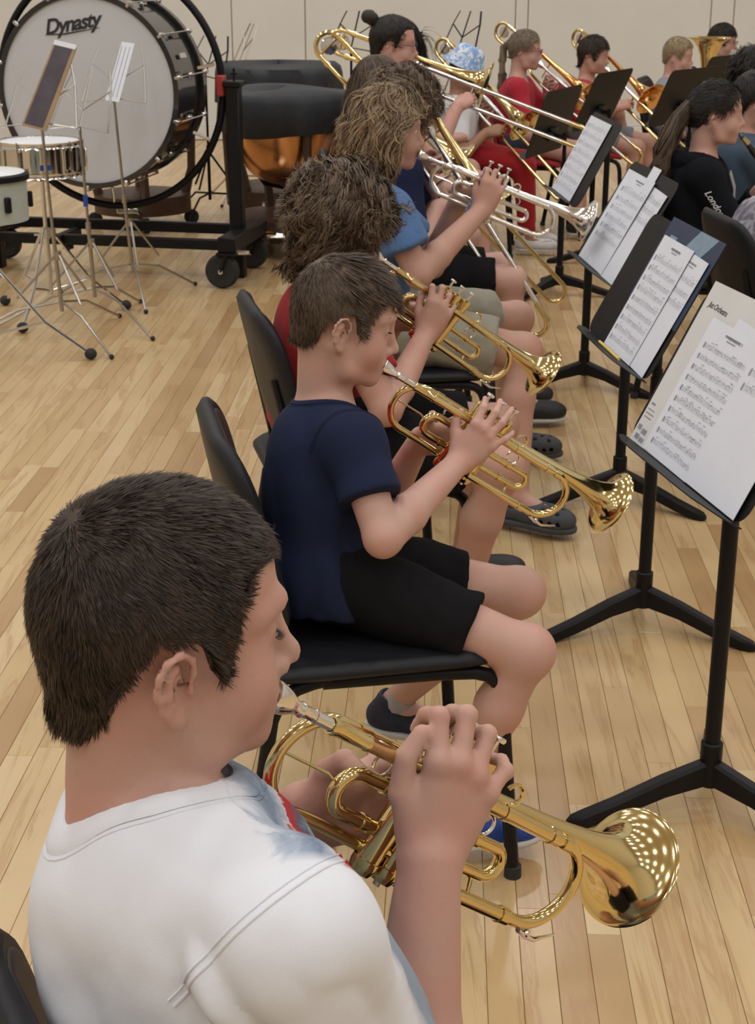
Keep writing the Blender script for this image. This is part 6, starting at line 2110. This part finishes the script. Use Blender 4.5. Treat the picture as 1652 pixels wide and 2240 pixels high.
# dark-haired person behind the man
P8 = sitter('person with straight black hair mostly hidden behind the man', M['skin3'], 872, 92, 7.55, -4, 8, .96, .92)
P8.arm('r', P8.hip + P8.fwd * .30 + V3(0, 0, .14)); P8.arm('l', P8.hip + P8.fwd * .32 + P8.left * .1 + V3(0, 0, .14))
legs(P8); P8.build(); P8.shirt(M['black_cloth'], .62, h=.011, t=.02); P8.shorts(M['black_cloth'], .85, h=.011); P8.shoes(M['shoe_white'], M['sole_white'], h=.012)
style_hair(P8, 'longdark', M['hair_black'], 15, .5, .008)
# bucket hat
P9 = sitter('player in a blue floral bucket hat, white T-shirt and red trousers', M['skin5'], 1017, 148, 8.2, -6, 24, .92, .86)
trombonist(P9, W(1205, 372, 8.05), 'brass trombone played under the blue bucket hat', .80, 'brass')
legs(P9, .10); P9.build(); P9.shirt(M['white_tee2'], .62, h=.0125, t=.022); P9.shorts(M['red_pants'], long=True, h=.012); P9.shoes(M['shoe_white'], M['sole_white'], h=.012)
style_hair(P9, 'under_hat', M['hair_black'], 16, .5, .009)
Hh = P9.H
MB().lathe([(.118, 0), (.116, .05), (.106, .072), (.045, .094), (.040, .096), (.004, .132), (.0, .132), (.036, .094), (.1, .070), (.112, .048), (.114, 0)], Hh.c - P9.base - Hh.R @ V3(.004, 0, 0), Hh.R[:, 2], 36).build('bucket_hat', M['hat'], P9.obj, 50)
# ponytailed girl in red
P10 = sitter('girl in a crimson T-shirt with a long fair ponytail and red glasses', M['skin2'], 1146, 108, 8.7, -12, 5, .92, .86)
trombonist(P10, W(1411, 340, 8.45), 'brass trombone played by the girl with the ponytail', .84, 'silver', True)
legs(P10, .12); P10.build(); P10.shirt(M['crimson_tee'], .66, h=.0125, t=.022); P10.shorts(M['denim'], .30, h=.012); P10.shoes(M['shoe_black'], M['sole_white'], h=.012)
style_hair(P10, 'tail', M['hair_ash'], 17, .8, .008)
lock_bundle(P10, M['hair_ash'], [V3(*(P10.H.p(*q))) for q in ((-.09, 0, .03), (-.125, .0, .0), (-.125, -.01, -.08), (-.115, -.01, -.16), (-.11, -.005, -.24), (-.105, 0, -.30))], .022, .024, 300)
P10.glasses(M['glasses_red'], 1.3)
# dark-haired boy in red
P11 = sitter('boy in a red T-shirt with thick dark hair playing trombone', M['skin3'], 1296, 118, 9.1, -22, 8, .93, .86)
trombonist(P11, W(1482, 305, 8.8), 'brass trombone with a reddish bell played by the dark-haired boy', .80, 'brass', True)
legs(P11, .16); P11.build(); P11.shirt(M['crimson_tee'], .62, h=.0125, t=.022); P11.shorts(M['grey_shorts'], .72, h=.012); P11.shoes(M['shoe_black'], M['sole_white'], h=.012)
style_hair(P11, 'fringe', M['hair_dark'], 18, .7, .008)
# blond boy with the upright horn
P12 = sitter('blond boy in a grey T-shirt behind an upright brass horn', M['skin4'], 1481, 120, 9.6, -20, 10, .93, .86)
tb = lips(P12, .0)
f12 = rotz(math.radians(-20))
make_tuba('upright brass horn with a wide bell before the blond boy', tb - f12 @ V3(-.095, -.10, .345), f12)
for k, s in (('r', -.03), ('l', .10)): P12.arm(k, tb + f12 @ V3(.10, .06 + s, -.26))
legs(P12); P12.build(); P12.shirt(M['grey_tee'], .7, h=.0125, t=.022); P12.shorts(M['grey_shorts'], .8, h=.011); P12.shoes(M['shoe_black'], M['sole_white'], h=.012)
style_hair(P12, 'buzz', M['hair_blond'], 19, .7, .008)
# boy in navy at the back
P13 = sitter('boy in a navy polo with black hair and glasses at the back', M['skin3'], 1578, 88, 10.4, -25, 8, .96, .92)
for k, s in (('r', -.12), ('l', .12)): P13.arm(k, P13.hip + P13.fwd * .32 + P13.left * s + V3(0, 0, .16))
legs(P13); P13.build(); P13.shirt(M['navy_tee'], .66, h=.0125, t=.022); P13.shorts(M['black_cloth'], .8, h=.011); P13.shoes(M['shoe_black'], M['sole_white'], h=.012)
style_hair(P13, 'fringe', M['hair_black'], 20, .6, .008)
P13.glasses(M['glasses_black'])
# girl in the black hoodie
P14 = sitter('girl in a black zip hoodie with a long dark ponytail playing clarinet', M['skin2'], 1562, 245, 5.5, -14, 4, .95, .86, .0078, yaw=-4)
cm = lips(P14)
make_clarinet('black clarinet played by the girl in the black hoodie', cm, cm + V3(.42, -.02, -.46))
for k, x in (('r', .42), ('l', .24)):
    q = cm + nrm(V3(.42, -.02, -.46)) * x
    P14.arm(k, q + V3(-.06, -.05 if k == 'r' else .06, -.03), hand=Hand(q + V3(-.06, -.05 if k == 'r' else .06, -.03), V3(.8, 0, .4), V3(-.2, -1 if k == 'r' else 1, .3), k == 'r', .8, [(.8, 1.0, .6)] * 4))
legs(P14); P14.build()
P14.shirt(M['black_hoodie'], long=True, name='hoodie', h=.007, t=.014, loose=.012, fold=.006, neck=.062, vneck=.10)
P14.shirt(M['light_blue'], .3, name='top', h=.0125, t=.022, loose=-.012, neck=.075)
P14.shorts(M['denim'], long=True, h=.012); P14.shoes(M['shoe_black'], M['sole_white'], h=.012)
hf = Field()
for a, b in zip(((-.02, .085), (-.075, .055), (-.095, 0), (-.075, -.055)), ((-.075, .055), (-.095, 0), (-.075, -.055), (-.02, -.085))):
    hf.cap(P14.nb + P14.tf * a[0] + P14.tl * a[1] + V3(0, 0, .01), P14.nb + P14.tf * b[0] + P14.tl * b[1] + V3(0, 0, .01), .030, .030, .02)
hf.ell(P14.nb + P14.tf * -.09 - V3(0, 0, .05), (.05, .08, .075), P14.TR, .03)
hf.disp(lambda P: .004 * noise3(P * 30), .05)
sdf_object('hood', hf, P14.nb - .22, P14.nb + .22, .007, M['black_hoodie'], P14.obj, P14.base)
style_hair(P14, 'tail', M['hair_black'], 21, 1.2, .006)
lock_bundle(P14, M['hair_brown'], [P14.H.p(*q) for q in ((-.085, 0, .02), (-.125, -.01, -.03), (-.150, -.02, -.09), (-.170, -.03, -.16), (-.175, -.03, -.24), (-.165, -.02, -.30))], .028, .052, 600, .014)
for s in (-1, 1):
    a = P14.T(.105, s * .030, .93) - P14.base
    MB().tube([a, P14.T(.128, s * .034, .75) - P14.base, P14.T(.135, s * .036, .50) - P14.base, P14.T(.13, s * .036, .36) - P14.base], .004, 6).build('drawcord', M['cord'], P14.obj)
S_, E_, W_ = P14.arms['r']
ad = nrm(E_ - S_); out = nrm(-P14.tl - ad * (-P14.tl @ ad))
text_obj('sleeve_lettering', 'London', .034, M['white_tee2'], P14.obj, S_ + ad * .035 + out * .0780 - np.cross(out, ad) * .0 - P14.base + np.cross(ad, out) * .02, np.stack([ad, np.cross(out, ad), out], 1), shear=.3, extrude=.002)
# dark curly hair at the edge
P15 = sitter('person with dark curly hair at the edge beyond the hoodie', M['skin3'], 1646, 160, 7.4, 0, 12, .97, .90)
for k, s in (('r', -.12), ('l', .12)): P15.arm(k, P15.hip + P15.fwd * .32 + P15.left * s + V3(0, 0, .16))
legs(P15); P15.build(); P15.shirt(M['black_cloth'], .66, h=.0125, t=.022); P15.shorts(M['black_cloth'], .8, h=.011); P15.shoes(M['shoe_black'], M['sole_white'], h=.012)
style_hair(P15, 'mop', M['hair_black'], 22, .4, .008)
# denim jacket
P16 = sitter('person in a denim jacket with violet glasses beside the hoodie', M['skin3'], 1650, 215, 6.3, 4, 12, .96, .90)
for k, s in (('r', -.12), ('l', .12)): P16.arm(k, P16.hip + P16.fwd * .32 + P16.left * s + V3(0, 0, .16))
legs(P16); P16.build(); P16.shirt(M['denim'], long=True, name='jacket', h=.011, t=.02, loose=.01); P16.shorts(M['denim'], long=True, h=.012); P16.shoes(M['shoe_black'], M['sole_white'], h=.012)
style_hair(P16, 'fringe', M['hair_black'], 23, .7, .008)
P16.glasses(M['glasses_blue'], 1.4)
# tie-dye shirt at the edge
P17 = sitter('person in a grey tie-dyed T-shirt cut off by the picture edge', M['skin3'], 1735, 330, 4.55, 8, 6, .95, .92, .0075)
for k, s in (('r', -.12), ('l', .12)): P17.arm(k, P17.hip + P17.fwd * .34 + P17.left * s + V3(0, 0, .16))
legs(P17); P17.build(); P17.shirt(M['tie_dye'], .66, h=.008, t=.015, loose=.014, fold=.008); P17.shorts(M['black_cloth'], .8, h=.011); P17.shoes(M['shoe_black'], M['sole_white'], h=.012)
style_hair(P17, 'fringe', M['hair_dark'], 24, .7, .008)

CH = [(P5, 'curly-haired trombonist'), (P6, 'long-haired trombonist'), (P7, 'man with the bun'), (P8, 'black-haired person behind the man'), (P9, 'player in the bucket hat'), (P10, 'ponytailed girl in crimson'),
      (P11, 'dark-haired boy in red'), (P12, 'blond boy in grey'), (P13, 'boy in navy at the back'), (P14, 'girl in the black hoodie'), (P15, 'person with dark curly hair'), (P16, 'person in the denim jacket'), (P17, 'person in the tie-dyed shirt')]
for P, who in CH:
    c = copy_tree(ch1); tag(c, 'stacking chair under the ' + who); put_chair(c, P)
    if P is P17: remat(c, {M['chair_in']: M['chair_brown']})
    if P in (P10, P11): remat(c, {M['chair_in']: M['red_pants'], M['chair']: M['red_tee']})
